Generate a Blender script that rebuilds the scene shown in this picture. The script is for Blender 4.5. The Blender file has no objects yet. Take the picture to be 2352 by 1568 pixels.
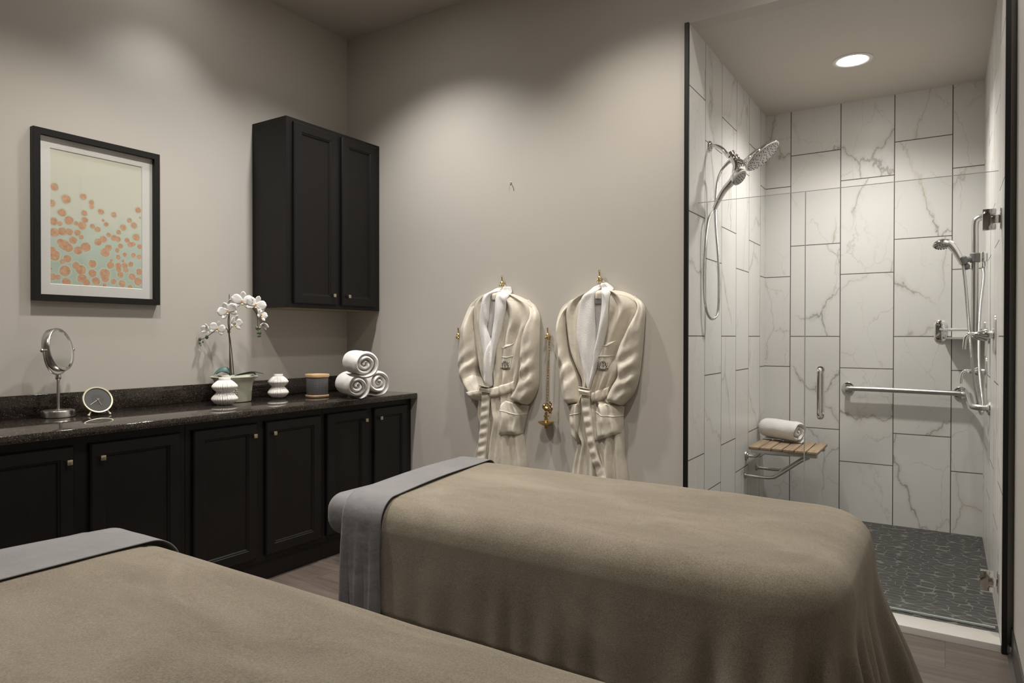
import bpy, bmesh, math, random
from mathutils import Vector, Matrix, noise
from mathutils.bvhtree import BVHTree

random.seed(7)
S = bpy.context.scene
COL = S.collection
V = Vector
PI = math.pi

# ------------------------------------------------------------------ camera
FPX, CX, CY, EYE = 1549.5, 1176.0, 784.0, 1.30
yaw, pit, rol = [math.radians(a) for a in (32.8204, .43054, .0901)]
Fw = V((-math.sin(yaw) * math.cos(pit), math.cos(yaw) * math.cos(pit), -math.sin(pit)))
R0 = V((math.cos(yaw), math.sin(yaw), 0)); U0 = R0.cross(Fw)
Rt = R0 * math.cos(rol) + U0 * math.sin(rol)
Up = -R0 * math.sin(rol) + U0 * math.cos(rol)
cam = bpy.data.cameras.new('camera'); cam.sensor_width = 36; cam.lens = FPX * 36 / 2352
cam.clip_start = 0.02
co = bpy.data.objects.new('camera', cam); COL.objects.link(co)
m = Matrix((Rt, Up, -Fw)).transposed().to_4x4(); m.translation = V((0, 0, EYE)); co.matrix_world = m
S.camera = co

def at(x, y, ax, val):
    """survey helper: the point of the plane (axis ax = val) seen at photo pixel x, y"""
    d = Fw + Rt * ((x - CX) / FPX) - Up * ((y - CY) / FPX)
    t = (val - (0, 0, EYE)[ax]) / d[ax]
    return V((0, 0, EYE)) + d * t

# ------------------------------------------------------------------ world + exposure
w = bpy.data.worlds.new('world'); S.world = w; w.use_nodes = True
w.node_tree.nodes['Background'].inputs[0].default_value = (.9, .93, 1, 1)
w.node_tree.nodes['Background'].inputs[1].default_value = 0.0
S.view_settings.view_transform = 'Standard'; S.view_settings.look = 'None'
S.view_settings.exposure = 1.53; S.view_settings.gamma = 1.0; S.view_settings.use_curve_mapping = False

# room measures
XL, YR, XR = -3.654, 3.46, .235
CEIL, SCEIL = 3.44, 2.931
SX0, SX1, SY = -1.136, .195, 5.223
YF = -2.2

WARM, NEUT, COOL = (1, .93, .85), (1, .965, .92), (.94, .97, 1.0)
# ceiling downlights: x, y, power, colour, half-angle deg, blend
CANS = [(-2.70, 2.72, 62, NEUT, 60, .85), (-1.35, 2.72, 50, WARM, 60, .85), (-.04, 3.05, 15, NEUT, 78, .7),
        (-2.70, 1.45, 50, WARM, 56, .7), (-1.20, 1.42, 56, WARM, 56, .7), (-3.25, 2.06, 15, (1, .985, .97), 46, .8),
        (-2.5, -.1, 14, WARM, 56, .7), (-1.0, -.2, 13, WARM, 56, .7)]  # this row is fill added out of view behind the camera
LAMP_SHOWER = 54

# ------------------------------------------------------------------ materials
def mat(name, col=(.5, .5, .5), rough=.5, metal=0.0, **k):
    m = bpy.data.materials.new(name); m.use_nodes = True
    b = m.node_tree.nodes['Principled BSDF']
    b.inputs['Base Color'].default_value = (*col, 1); b.inputs['Roughness'].default_value = rough
    b.inputs['Metallic'].default_value = metal
    for a, v in k.items(): b.inputs[a].default_value = v
    return m
class G:
    def __init__(s, m): s.m = m; s.t = m.node_tree; s.b = s.t.nodes['Principled BSDF']; s._c = {}
    def n(s, ty, **k):
        o = s.t.nodes.new(ty)
        for a, v in k.items():
            if a.startswith('i_'):
                o.inputs[a[2:].replace('_', ' ')].default_value = v
            else: setattr(o, a, v)
        return o
    def l(s, a, b): s.t.links.new(a, b)
    def obj(s): 
        if 'o' not in s._c: s._c['o'] = s.n('ShaderNodeTexCoord').outputs['Object']
        return s._c['o']
    def pos(s):
        if 'p' not in s._c: s._c['p'] = s.n('ShaderNodeNewGeometry').outputs['Position']
        return s._c['p']
    def math(s, op, a, b=None, c=None):
        o = s.n('ShaderNodeMath', operation=op)
        for i, v in enumerate((a, b, c)):
            if v is None: continue
            if isinstance(v, (int, float)): o.inputs[i].default_value = v
            else: s.l(v, o.inputs[i])
        return o.outputs[0]
    def noise(s, vec, scale, detail=2, rough=.5, dist=0.0):
        o = s.n('ShaderNodeTexNoise'); o.inputs['Scale'].default_value = scale; o.inputs['Detail'].default_value = detail
        o.inputs['Roughness'].default_value = rough; o.inputs['Distortion'].default_value = dist
        s.l(vec, o.inputs['Vector']); return o.outputs[0]
    def map(s, vec, scale=(1, 1, 1), rot=(0, 0, 0), loc=(0, 0, 0)):
        o = s.n('ShaderNodeMapping'); o.inputs['Scale'].default_value = scale; o.inputs['Rotation'].default_value = rot
        o.inputs['Location'].default_value = loc; s.l(vec, o.inputs['Vector']); return o.outputs[0]
    def ramp(s, fac, stops, interp='LINEAR'):
        o = s.n('ShaderNodeValToRGB'); r = o.color_ramp; r.interpolation = interp
        while len(r.elements) < len(stops): r.elements.new(.5)
        for e, (p, c) in zip(r.elements, stops):
            e.position = p; e.color = (*c, 1) if len(c) == 3 else c
        s.l(fac, o.inputs[0]); return o.outputs[0]
    def mix(s, fac, a, b, mode='MIX'):
        o = s.n('ShaderNodeMix', data_type='RGBA', blend_type=mode)
        for i, v in ((0, fac), (6, a), (7, b)):
            if isinstance(v, (int, float)): o.inputs[i].default_value = v
            elif isinstance(v, tuple): o.inputs[i].default_value = (*v, 1)
            else: s.l(v, o.inputs[i])
        return o.outputs[2]
    def bump(s, h, strength=.2, dist=.01, nrm=None):
        o = s.n('ShaderNodeBump'); o.inputs['Strength'].default_value = strength; o.inputs['Distance'].default_value = dist
        s.l(h, o.inputs['Height'])
        if nrm is not None: s.l(nrm, o.inputs['Normal'])
        s.l(o.outputs[0], s.b.inputs['Normal']); return o.outputs[0]
    def col(s, c): s.l(c, s.b.inputs['Base Color'])

def paint(name, c):
    m = mat(name, c, .62); g = G(m)
    g.col(g.mix(g.noise(g.pos(), 1.3, 3), tuple(v * .97 for v in c), tuple(v * 1.03 for v in c)))
    g.bump(g.noise(g.pos(), 170, 3), .12, .002); return m
M = {}
M['wall'] = paint('greige wall paint', (.46, .434, .394))
M['ceil'] = paint('ceiling paint', (.45, .42, .385))
M['showerceil'] = paint('shower ceiling paint', (.50, .465, .41))

def tile_mat(name, axis, off, rh):
    m = mat(name, (.7, .7, .68), .36); g = G(m)
    sp = g.n('ShaderNodeSeparateXYZ'); g.l(g.pos(), sp.inputs[0])
    cb = g.n('ShaderNodeCombineXYZ')
    g.l(g.math('ADD', sp.outputs[2], .224), cb.inputs[0]); g.l(g.math('ADD', sp.outputs[axis], off), cb.inputs[1])
    br = g.n('ShaderNodeTexBrick', offset=.664, offset_frequency=2, squash=1.0, squash_frequency=1)
    br.inputs['Color1'].default_value = (0, 0, 0, 1); br.inputs['Color2'].default_value = (1, 1, 1, 1)
    br.inputs['Mortar'].default_value = (.5, .5, .5, 1); br.inputs['Scale'].default_value = 1
    br.inputs['Mortar Size'].default_value = .0029; br.inputs['Mortar Smooth'].default_value = .1
    br.inputs['Brick Width'].default_value = .654; br.inputs['Row Height'].default_value = rh
    g.l(cb.outputs[0], br.inputs['Vector'])
    # marble, different on each tile
    rnd = g.n('ShaderNodeSeparateColor'); g.l(br.outputs['Color'], rnd.inputs[0])
    o3 = g.n('ShaderNodeCombineXYZ')
    g.l(g.math('MULTIPLY', rnd.outputs[0], 37.0), o3.inputs[0]); g.l(g.math('MULTIPLY', rnd.outputs[0], 91.0), o3.inputs[1])
    g.l(g.math('MULTIPLY', rnd.outputs[0], 53.0), o3.inputs[2])
    ad = g.n('ShaderNodeVectorMath', operation='ADD')
    # shear so that veins run diagonally
    mp = g.map(g.pos(), (1, 1, .55), (0, .6 if axis == 0 else 0, 0) if axis == 0 else (-.6, 0, 0))
    g.l(mp, ad.inputs[0]); g.l(o3.outputs[0], ad.inputs[1])
    P = ad.outputs[0]
    def vein(scale, width, detail, dist, rough=.55):
        f = g.noise(P, scale, detail, rough, dist)
        a = g.math('ABSOLUTE', g.math('SUBTRACT', f, .5))
        o = g.n('ShaderNodeMapRange', interpolation_type='SMOOTHSTEP')
        g.l(a, o.inputs[0]); o.inputs[1].default_value = 0; o.inputs[2].default_value = width
        o.inputs[3].default_value = 1; o.inputs[4].default_value = 0; return o.outputs[0]
    # long cracked veins: edges of a stretched, slightly warped cell pattern, fading in and out
    wn = g.n('ShaderNodeTexNoise'); wn.inputs['Scale'].default_value = 5.5; wn.inputs['Detail'].default_value = 6; wn.inputs['Roughness'].default_value = .6; g.l(P, wn.inputs['Vector'])
    ws = g.n('ShaderNodeVectorMath', operation='SCALE'); g.l(wn.outputs['Color'], ws.inputs[0]); ws.inputs['Scale'].default_value = .17
    wv = g.n('ShaderNodeVectorMath', operation='ADD'); g.l(P, wv.inputs[0]); g.l(ws.outputs[0], wv.inputs[1])
    def crack(scale, w0, w1, nscale, seed):
        v = g.n('ShaderNodeTexVoronoi', feature='DISTANCE_TO_EDGE'); v.inputs['Scale'].default_value = scale; v.inputs['Randomness'].default_value = 1
        g.l(g.map(wv.outputs[0], loc=(seed, seed * 2, 0)), v.inputs['Vector'])
        wm = g.n('ShaderNodeMapRange'); g.l(g.noise(P, nscale, 4, .6), wm.inputs[0]); wm.inputs[1].default_value = .38; wm.inputs[2].default_value = .68; wm.inputs[3].default_value = w0; wm.inputs[4].default_value = w1
        q = g.math('DIVIDE', v.outputs['Distance'], wm.outputs[0])
        o = g.n('ShaderNodeMapRange', interpolation_type='SMOOTHSTEP'); g.l(q, o.inputs[0]); o.inputs[3].default_value = 1; o.inputs[4].default_value = 0
        return o.outputs[0]
    big = crack(1.7, .006, .014, 3.5, 0); fine = crack(3.0, .006, .013, 4, 7); halo = crack(1.7, .02, .062, 3.5, 0)
    mask = g.ramp(g.noise(P, 2.1, 3), [(.40, (0, 0, 0)), (.58, (1, 1, 1))])
    mask2 = g.ramp(g.noise(P, 3.3, 3, .5, 0), [(.36, (0, 0, 0)), (.58, (1, 1, 1))])
    gold = g.ramp(g.noise(P, 3.1, 2), [(.40, (.22, .215, .195)), (.60, (.40, .325, .20))])
    base = g.mix(g.noise(P, 2.2, 3), (.60, .585, .56), (.68, .665, .64))
    c = g.mix(g.math('MULTIPLY', g.math('MULTIPLY', halo, mask), .38), base, (.42, .41, .37))
    c = g.mix(g.math('MULTIPLY', g.math('MULTIPLY', big, mask), .72), c, gold)
    c = g.mix(g.math('MULTIPLY', g.math('MULTIPLY', fine, mask2), .42), c, (.36, .33, .28))
    c = g.mix(br.outputs['Fac'], c, (.075, .065, .053))
    g.col(c)
    g.l(g.math('MULTIPLY_ADD', br.outputs['Fac'], .4, .36), g.b.inputs['Roughness'])
    g.bump(g.math('SUBTRACT', 1.0, br.outputs['Fac']), .4, .002)
    return m
M['tile_x'] = tile_mat('marble tile back', 0, .96 + .656, .328)
M['tile_y'] = tile_mat('marble tile side', 1, -3.743 + .99, .330)

def wood_floor():
    m = mat('vinyl plank floor', rough=.42); g = G(m)
    br = g.n('ShaderNodeTexBrick', offset=.37, offset_frequency=3, squash=1.0, squash_frequency=1)
    for k, v in (('Scale', 1), ('Mortar Size', .0012), ('Mortar Smooth', .1), ('Brick Width', 1.2), ('Row Height', .18)):
        br.inputs[k].default_value = v
    br.inputs['Color1'].default_value = (0, 0, 0, 1); br.inputs['Color2'].default_value = (1, 1, 1, 1)
    g.l(g.map(g.pos(), loc=(6, 4.06, 0)), br.inputs['Vector'])
    ad = g.n('ShaderNodeVectorMath', operation='ADD'); g.l(g.pos(), ad.inputs[0])
    sc = g.n('ShaderNodeVectorMath', operation='SCALE'); g.l(br.outputs['Color'], sc.inputs[0]); sc.inputs['Scale'].default_value = 17
    g.l(sc.outputs[0], ad.inputs[1])
    gr = g.noise(g.map(ad.outputs[0], (1.6, 38, 1)), 1.0, 6, .65, .6)
    gr2 = g.noise(g.map(ad.outputs[0], (.8, 9, 1)), 1.0, 3, .5, .8)
    c = g.ramp(gr, [(.3, (.050, .038, .030)), (.5, (.105, .083, .068)), (.72, (.172, .143, .122))])
    c = g.mix(.5, c, g.ramp(gr2, [(.3, (.057, .043, .034)), (.7, (.130, .107, .091))]))
    c = g.mix(br.outputs['Fac'], c, (.05, .04, .033))
    g.col(c); g.bump(gr, .1, .002); return m
M['floor'] = wood_floor()

def pebble():
    m = mat('pebble floor', rough=.55); g = G(m)
    P = g.map(g.pos(), (15.5, 25, 1)); 
    wob = g.noise(g.pos(), 9, 2)
    vv = g.n('ShaderNodeVectorMath', operation='ADD'); g.l(P, vv.inputs[0])
    sc = g.n('ShaderNodeVectorMath', operation='SCALE'); nz = g.n('ShaderNodeTexNoise'); nz.inputs['Scale'].default_value = 7
    g.l(g.pos(), nz.inputs['Vector']); g.l(nz.outputs['Color'], sc.inputs[0]); sc.inputs['Scale'].default_value = 1.1; g.l(sc.outputs[0], vv.inputs[1])
    v = g.n('ShaderNodeTexVoronoi', feature='DISTANCE_TO_EDGE', voronoi_dimensions='2D'); v.inputs['Scale'].default_value = 1; v.inputs['Randomness'].default_value = .85
    g.l(vv.outputs[0], v.inputs['Vector'])
    v2 = g.n('ShaderNodeTexVoronoi', feature='F1', voronoi_dimensions='2D'); v2.inputs['Scale'].default_value = 1; v2.inputs['Randomness'].default_value = .85
    g.l(vv.outputs[0], v2.inputs['Vector'])
    # rounded stones: far from the cell centre is grout as well
    k = g.math('MINIMUM', g.math('MULTIPLY', v.outputs['Distance'], 1.0), g.math('MULTIPLY', g.math('SUBTRACT', .72, v2.outputs['Distance']), .8))
    f = g.n('ShaderNodeMapRange', interpolation_type='SMOOTHSTEP'); g.l(k, f.inputs[0]); f.inputs[1].default_value = .022; f.inputs[2].default_value = .055
    st = g.mix(g.noise(g.pos(), 30, 4), (.019, .019, .0185), (.036, .0355, .034))
    cs = g.n('ShaderNodeSeparateColor'); g.l(v2.outputs['Color'], cs.inputs[0])
    st = g.mix(g.math('MULTIPLY', cs.outputs[0], .4), st, (.052, .050, .047))
    g.col(g.mix(f.outputs[0], (.125, .118, .106), st))
    g.bump(f.outputs[0], .55, .006); return m
M['pebble'] = pebble()

def stone(name, c0, c1, c2, rough):
    m = mat(name, rough=rough); g = G(m)
    v = g.n('ShaderNodeTexVoronoi', feature='F1'); v.inputs['Scale'].default_value = 380; g.l(g.pos(), v.inputs['Vector'])
    cs = g.n('ShaderNodeSeparateColor'); g.l(v.outputs['Color'], cs.inputs[0])
    c = g.ramp(cs.outputs[0], [(0, c0), (.55, c0), (.6, c1), (.94, c1), (.955, c2), (1, c2)], 'CONSTANT')
    c = g.mix(g.ramp(g.noise(g.pos(), 60, 4, .7), [(.45, (0, 0, 0)), (.75, (1, 1, 1))]), c, c1)
    g.col(c); return m
M['granite'] = stone('dark speckled quartz', (.012, .010, .009), (.038, .030, .024), (.20, .17, .14), .07)

def cab():
    m = mat('espresso black cabinet', (.010, .0085, .0085), .40, **{'Specular IOR Level': .3}); g = G(m)
    n = g.noise(g.map(g.pos(), (30, 30, 1.5)), 1, 4, .6)
    g.col(g.mix(n, (.0045, .0042, .0044), (.0085, .0070, .0066))); g.bump(n, .05, .002); return m
M['cab'] = cab()
M['cabunder'] = mat('cabinet underside', (.30, .24, .14), .6)
M['black'] = mat('matte black metal', (.006, .0055, .005), .5, **{'Specular IOR Level': .3})
M['frame'] = mat('black picture frame', (.007, .0065, .006), .45, **{'Specular IOR Level': .3})
M['nickel'] = mat('champagne nickel', (.62, .56, .43), .3, 1)
M['steel'] = mat('brushed nickel', (.60, .59, .57), .27, 1)
M['chrome'] = mat('chrome', (.78, .78, .78), .09, 1)
M['chromed'] = mat('dark chrome', (.42, .40, .38), .14, 1)
M['satin'] = mat('satin stainless', (.58, .57, .55), .3, 1)
M['brass'] = mat('polished brass', (.66, .52, .27), .22, 1)
M['oldbrass'] = mat('antique brass', (.42, .30, .13), .33, 1)
M['mirror'] = mat('mirror glass', (.86, .87, .86), .16, 1)
M['greyplastic'] = mat('grey plastic', (.16, .16, .155), .4)
M['white'] = mat('white marble threshold', (.50, .48, .445), .35)
M['base'] = mat('dark rubber base', (.045, .042, .039), .32)
M['matboard'] = mat('white mat board', (.66, .63, .62), .8)
M['ceram'] = mat('white matte ceramic', (.72, .70, .67), .45)
M['green'] = mat('sage glazed pot', (.44, .45, .36), .22)
M['leaf'] = mat('orchid leaf', (.035, .085, .055), .35)
M['leaf2'] = mat('bluish leaf', (.07, .13, .12), .4)
M['stem'] = mat('orchid stem', (.075, .052, .036), .6)
M['bud'] = mat('green bud', (.10, .15, .07), .45)
M['petal'] = mat('white petal', (.86, .85, .84), .5, **{'Subsurface Weight': .25, 'Subsurface Radius': (.01, .01, .01)})
M['lip'] = mat('orchid lip', (.55, .25, .10), .5)
M['lip2'] = mat('orchid lip yellow', (.74, .66, .42), .5)
M['bamboo'] = mat('bamboo', (.55, .37, .19), .45)
M['bamboo2'] = mat('darker bamboo', (.42, .29, .17), .5)  # darker bamboo tone for the jar base
M['thread'] = mat('black embroidery thread', (.02, .02, .022), .7)
M['pipe'] = mat('white piping', (.76, .74, .68), .6)
M['seam'] = mat('seam thread', (.33, .28, .20), .8)
M['label'] = mat('grey neck label', (.18, .17, .16), .7)
M['clockface'] = mat('charcoal clock face', (.03, .03, .03), .6)
M['clockbody'] = mat('olive bronze clock', (.16, .15, .11), .4, .35)
M['ivory'] = mat('ivory clock metal', (.62, .58, .44), .35, .4)
M['darkhole'] = mat('dark nozzle', (.02, .02, .02), .6)
M['spray'] = mat('spray plate', (.50, .50, .50), .35)
M['tablewood'] = mat('dark table frame', (.03, .022, .016), .4)
M['vinyl'] = mat('table vinyl', (.18, .15, .12), .5)

def glassmat():
    m = bpy.data.materials.new('clear glass'); m.use_nodes = True; t = m.node_tree; t.nodes.clear()
    o = t.nodes.new('ShaderNodeOutputMaterial'); tr = t.nodes.new('ShaderNodeBsdfTransparent'); tr.inputs[0].default_value = (.965, .975, .97, 1)
    gl = t.nodes.new('ShaderNodeBsdfGlossy'); gl.inputs['Roughness'].default_value = .02
    fr = t.nodes.new('ShaderNodeFresnel'); fr.inputs[0].default_value = 1.45; mx = t.nodes.new('ShaderNodeMixShader')
    ge = t.nodes.new('ShaderNodeNewGeometry'); ml = t.nodes.new('ShaderNodeMath'); ml.operation = 'MULTIPLY_ADD'
    ml.inputs[1].default_value = -1; ml.inputs[2].default_value = 1; t.links.new(ge.outputs['Backfacing'], ml.inputs[0])
    m2 = t.nodes.new('ShaderNodeMath'); m2.operation = 'MULTIPLY'; t.links.new(ml.outputs[0], m2.inputs[0]); t.links.new(fr.outputs[0], m2.inputs[1])
    t.links.new(m2.outputs[0], mx.inputs[0]); t.links.new(tr.outputs[0], mx.inputs[1]); t.links.new(gl.outputs[0], mx.inputs[2])
    t.links.new(mx.outputs[0], o.inputs[0]); return m
M['glass'] = glassmat()
M['glassedge'] = mat('glass edge', (.48, .54, .51), .15, **{'Transmission Weight': .3})
def emis(name, c, s):
    m = bpy.data.materials.new(name); m.use_nodes = True; b = m.node_tree.nodes['Principled BSDF']
    b.inputs['Base Color'].default_value = (.9, .9, .9, 1); b.inputs['Emission Color'].default_value = (*c, 1); b.inputs['Emission Strength'].default_value = s
    return m
M['lens'] = emis('lit lamp lens', (1, .95, .86), 14)

def cloth(name, c, bump_scale=0, bstr=.3, sheen=.3, big=None, rough=.85, weave=0):
    m = mat(name, c, rough); g = G(m)
    m.node_tree.nodes['Principled BSDF'].inputs['Sheen Weight'].default_value = sheen
    m.node_tree.nodes['Principled BSDF'].inputs['Sheen Roughness'].default_value = .4
    n = g.noise(g.pos(), 6, 4, .6)
    v = .12 if big is None else big
    g.col(g.mix(g.ramp(n, [(.3, (0, 0, 0)), (.7, (1, 1, 1))]), tuple(x * (1 - v) for x in c), tuple(x * (1 + v) for x in c)))
    nr = None
    if big is None:
        nr = g.bump(g.noise(g.pos(), 14, 3, .5), .22, .02)
        nr = g.bump(g.noise(g.map(g.pos(), (70, 30, 11), (0, .15, 0)), 1, 4, .6, .6), .22, .006, nr)
    if bump_scale: g.bump(g.noise(g.pos(), bump_scale, 3, .7), bstr, .006, nr)
    return m
def plush():
    m = mat('taupe plush blanket', rough=.9); g = G(m); b = g.b
    b.inputs['Sheen Weight'].default_value = .35; b.inputs['Sheen Roughness'].default_value = .38
    b.inputs['Sheen Tint'].default_value = (1, .93, .80, 1)
    pat = g.noise(g.map(g.pos(), (1.2, 3.2, 1.5)), 1.9, 5, .62, .7)
    fl = g.noise(g.pos(), 260, 2, .8)
    c = g.ramp(pat, [(.30, (.150, .124, .087)), (.52, (.208, .176, .128)), (.74, (.285, .247, .188))])
    g.col(g.mix(g.ramp(fl, [(.35, (0, 0, 0)), (.7, (1, 1, 1))]), g.mix(.28, c, (.03, .025, .018)), g.mix(.22, c, (.50, .45, .36))))
    nr = g.bump(g.noise(g.pos(), 30, 4, .6), .22, .008)
    g.bump(g.noise(g.pos(), 620, 3, .75), .8, .003, nr)
    return m
M['blanket'] = plush()
M['sheet'] = cloth('grey flat sheet', (.148, .145, .150), 0, 0, .15, None, .75)
M['terry'] = cloth('white terry', (.78, .765, .745), 260, .7, .4, .03)
M['robe'] = cloth('cream robe fabric', (.585, .54, .455), 0, 0, .15, None, .6)
M['robe2'] = cloth('cream robe satin', (.61, .565, .48), 0, 0, .1, None, .45)
M['lining'] = cloth('robe lining', (.42, .405, .39), 240, .5, .3, .05)  # white lining; the grey puts the neck opening's shade into its colour
def teak():
    m = mat('teak slat', rough=.55); g = G(m)
    n = g.noise(g.map(g.obj(), (60, 4, 60)), 1, 4, .6, .4)
    g.col(g.ramp(n, [(.3, (.22, .15, .095)), (.7, (.40, .29, .19))])); return m
M['teak'] = teak()

# ------------------------------------------------------------------ mesh helpers
def tag(o, label=None, cat=None, group=None, kind=None):
    for k, v in (('label', label), ('category', cat), ('group', group), ('kind', kind)):
        if v: o[k] = v
    return o
def empty(name, loc, label, cat, group=None, rz=0):
    o = bpy.data.objects.new(name, None); COL.objects.link(o); o.location = loc; o.rotation_euler = (0, 0, rz)
    o.empty_display_size = .05
    return tag(o, label, cat, group)
class MB:
    """collects shapes in world coordinates; build() links ONE mesh object"""
    def __init__(s): s.b = bmesh.new()
    def box(s, a, b, bev=0, seg=2, mi=0, rot=None, piv=None):
        a, b = V(a), V(b); c = (a + b) / 2; d = b - a
        r = bmesh.ops.create_cube(s.b, size=1)['verts']
        for v in r: v.co = V((v.co.x * d.x, v.co.y * d.y, v.co.z * d.z)) + c
        fs = set(f for v in r for f in v.link_faces)
        if bev:
            es = set(e for v in r for e in v.link_edges)
            q = bmesh.ops.bevel(s.b, geom=list(es), offset=bev, segments=seg, profile=.5, affect='EDGES')
            fs = set(f for v in q['verts'] for f in v.link_faces) | set(q['faces'])
            r = list(set(v for f in fs for v in f.verts))
        for f in fs: f.material_index = mi
        if rot is not None:
            p = c if piv is None else V(piv)
            for v in r: v.co = rot @ (v.co - p) + p
        return r
    def grid(s, P, closeu=False, closev=False, mi=0, flip=False):
        vs = [[s.b.verts.new(p) for p in row] for row in P]
        nu, nv = len(vs), len(vs[0])
        for i in range(nu if closeu else nu - 1):
            for j in range(nv if closev else nv - 1):
                q = [vs[i][j], vs[(i + 1) % nu][j], vs[(i + 1) % nu][(j + 1) % nv], vs[i][(j + 1) % nv]]
                if flip: q.reverse()
                try: f = s.b.faces.new(q); f.material_index = mi
                except ValueError: pass
        return vs
    def cap(s, ring, mi=0):
        try: f = s.b.faces.new(ring); f.material_index = mi
        except ValueError: pass
    def lathe(s, prof, c, ax=(0, 0, 1), seg=32, mi=0, mod=None, caps=True):
        ax = V(ax).normalized(); u = ax.orthogonal().normalized(); w_ = ax.cross(u); c = V(c)
        P = []
        for r, z in prof:
            row = []
            for k in range(seg):
                a = 2 * PI * k / seg; rr = r * (mod(a, z) if mod else 1)
                row.append(c + ax * z + (u * math.cos(a) + w_ * math.sin(a)) * rr)
            P.append(row)
        g = s.grid(P, closev=True, mi=mi)
        if caps: s.cap(g[0][::-1], mi); s.cap(g[-1], mi)
        return g
    def tube(s, pts, r, seg=12, mi=0, smooth=6, caps=True, ry=None):
        pts = [V(p) for p in pts]
        if smooth: pts, rr = crom(pts, smooth, r)
        else: rr = [r(i / (len(pts) - 1)) if callable(r) else r for i in range(len(pts))]
        P = []; t0 = (pts[1] - pts[0]).normalized(); n = t0.orthogonal().normalized()
        for i, p in enumerate(pts):
            t = (pts[min(i + 1, len(pts) - 1)] - pts[max(i - 1, 0)]).normalized()
            n = (n - t * n.dot(t)).normalized(); b = t.cross(n)
            P.append([p + (n * math.cos(2 * PI * k / seg) + b * math.sin(2 * PI * k / seg)) * rr[i] for k in range(seg)])
        g = s.grid(P, closev=True, mi=mi)
        if caps: s.cap(g[0][::-1], mi); s.cap(g[-1], mi)
    def ball(s, c, r, sc=(1, 1, 1), mi=0, rot=None, seg=16):
        q = bmesh.ops.create_uvsphere(s.b, u_segments=seg, v_segments=max(6, seg // 2), radius=r)['verts']
        for v in q:
            p = V((v.co.x * sc[0], v.co.y * sc[1], v.co.z * sc[2]))
            if rot is not None: p = rot @ p
            v.co = p + V(c)
        for f in set(f for v in q for f in v.link_faces): f.material_index = mi
    def build(s, name, mats, parent=None, smooth=True, angle=40, origin=None, sub=0):
        bm = s.b
        bmesh.ops.recalc_face_normals(bm, faces=bm.faces)
        me = bpy.data.meshes.new(name)
        if parent is not None: o0 = parent.location if parent.parent is None else parent.matrix_world.translation
        if origin is None:
            if parent is None:
                xs = [v.co for v in bm.verts]
                origin = V(((min(p.x for p in xs) + max(p.x for p in xs)) / 2, (min(p.y for p in xs) + max(p.y for p in xs)) / 2, min(p.z for p in xs)))
            else: origin = V(wloc(parent))
        origin = V(origin)
        for v in bm.verts: v.co -= origin
        bm.to_mesh(me); bm.free()
        for m_ in (mats if isinstance(mats, (list, tuple)) else [mats]): me.materials.append(m_)
        if smooth:
            for p in me.polygons: p.use_smooth = True
            try: me.set_sharp_from_angle(angle=math.radians(angle))
            except Exception: pass
        o = bpy.data.objects.new(name, me); COL.objects.link(o)
        if parent is not None:
            o.parent = parent; o.location = origin - V(wloc(parent))
        else: o.location = origin
        if sub:
            md = o.modifiers.new('sub', 'SUBSURF'); md.levels = sub; md.render_levels = sub
        return o
def wloc(o):
    p = V(o.location)
    while o.parent is not None: o = o.parent; p = p + V(o.location)
    return p
def crom(pts, n, r=None):
    P = [pts[0] * 2 - pts[1]] + pts + [pts[-1] * 2 - pts[-2]]; out = []; N = len(pts) - 1
    for i in range(N):
        a, b, c, d = P[i:i + 4]
        for k in range(n):
            t = k / n; out.append(.5 * ((2 * b) + (c - a) * t + (2 * a - 5 * b + 4 * c - d) * t * t + (-a + 3 * b - 3 * c + d) * t ** 3))
    out.append(pts[-1].copy())
    L = len(out) - 1
    return out, [r(i / L) if callable(r) else r for i in range(L + 1)] if r is not None else None
def smooth_curve(pts, n):
    """resample a polyline of 2D points to n samples by arc length, Catmull-Rom smoothed"""
    q, _ = crom([V((p[0], p[1], 0)) for p in pts], 12)
    acc = [0]
    for a, b in zip(q, q[1:]): acc.append(acc[-1] + (b - a).length)
    out = []; j = 0
    for k in range(n):
        t = acc[-1] * k / (n - 1)
        while j < len(acc) - 2 and acc[j + 1] < t: j += 1
        f = (t - acc[j]) / max(1e-9, acc[j + 1] - acc[j]); p = q[j].lerp(q[j + 1], min(1, f)); out.append((p.x, p.y))
    return out
def sst(a, b, x):
    t = max(0, min(1, (x - a) / (b - a))); return t * t * (3 - 2 * t)
def struct(o): o['kind'] = 'structure'; return o

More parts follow.
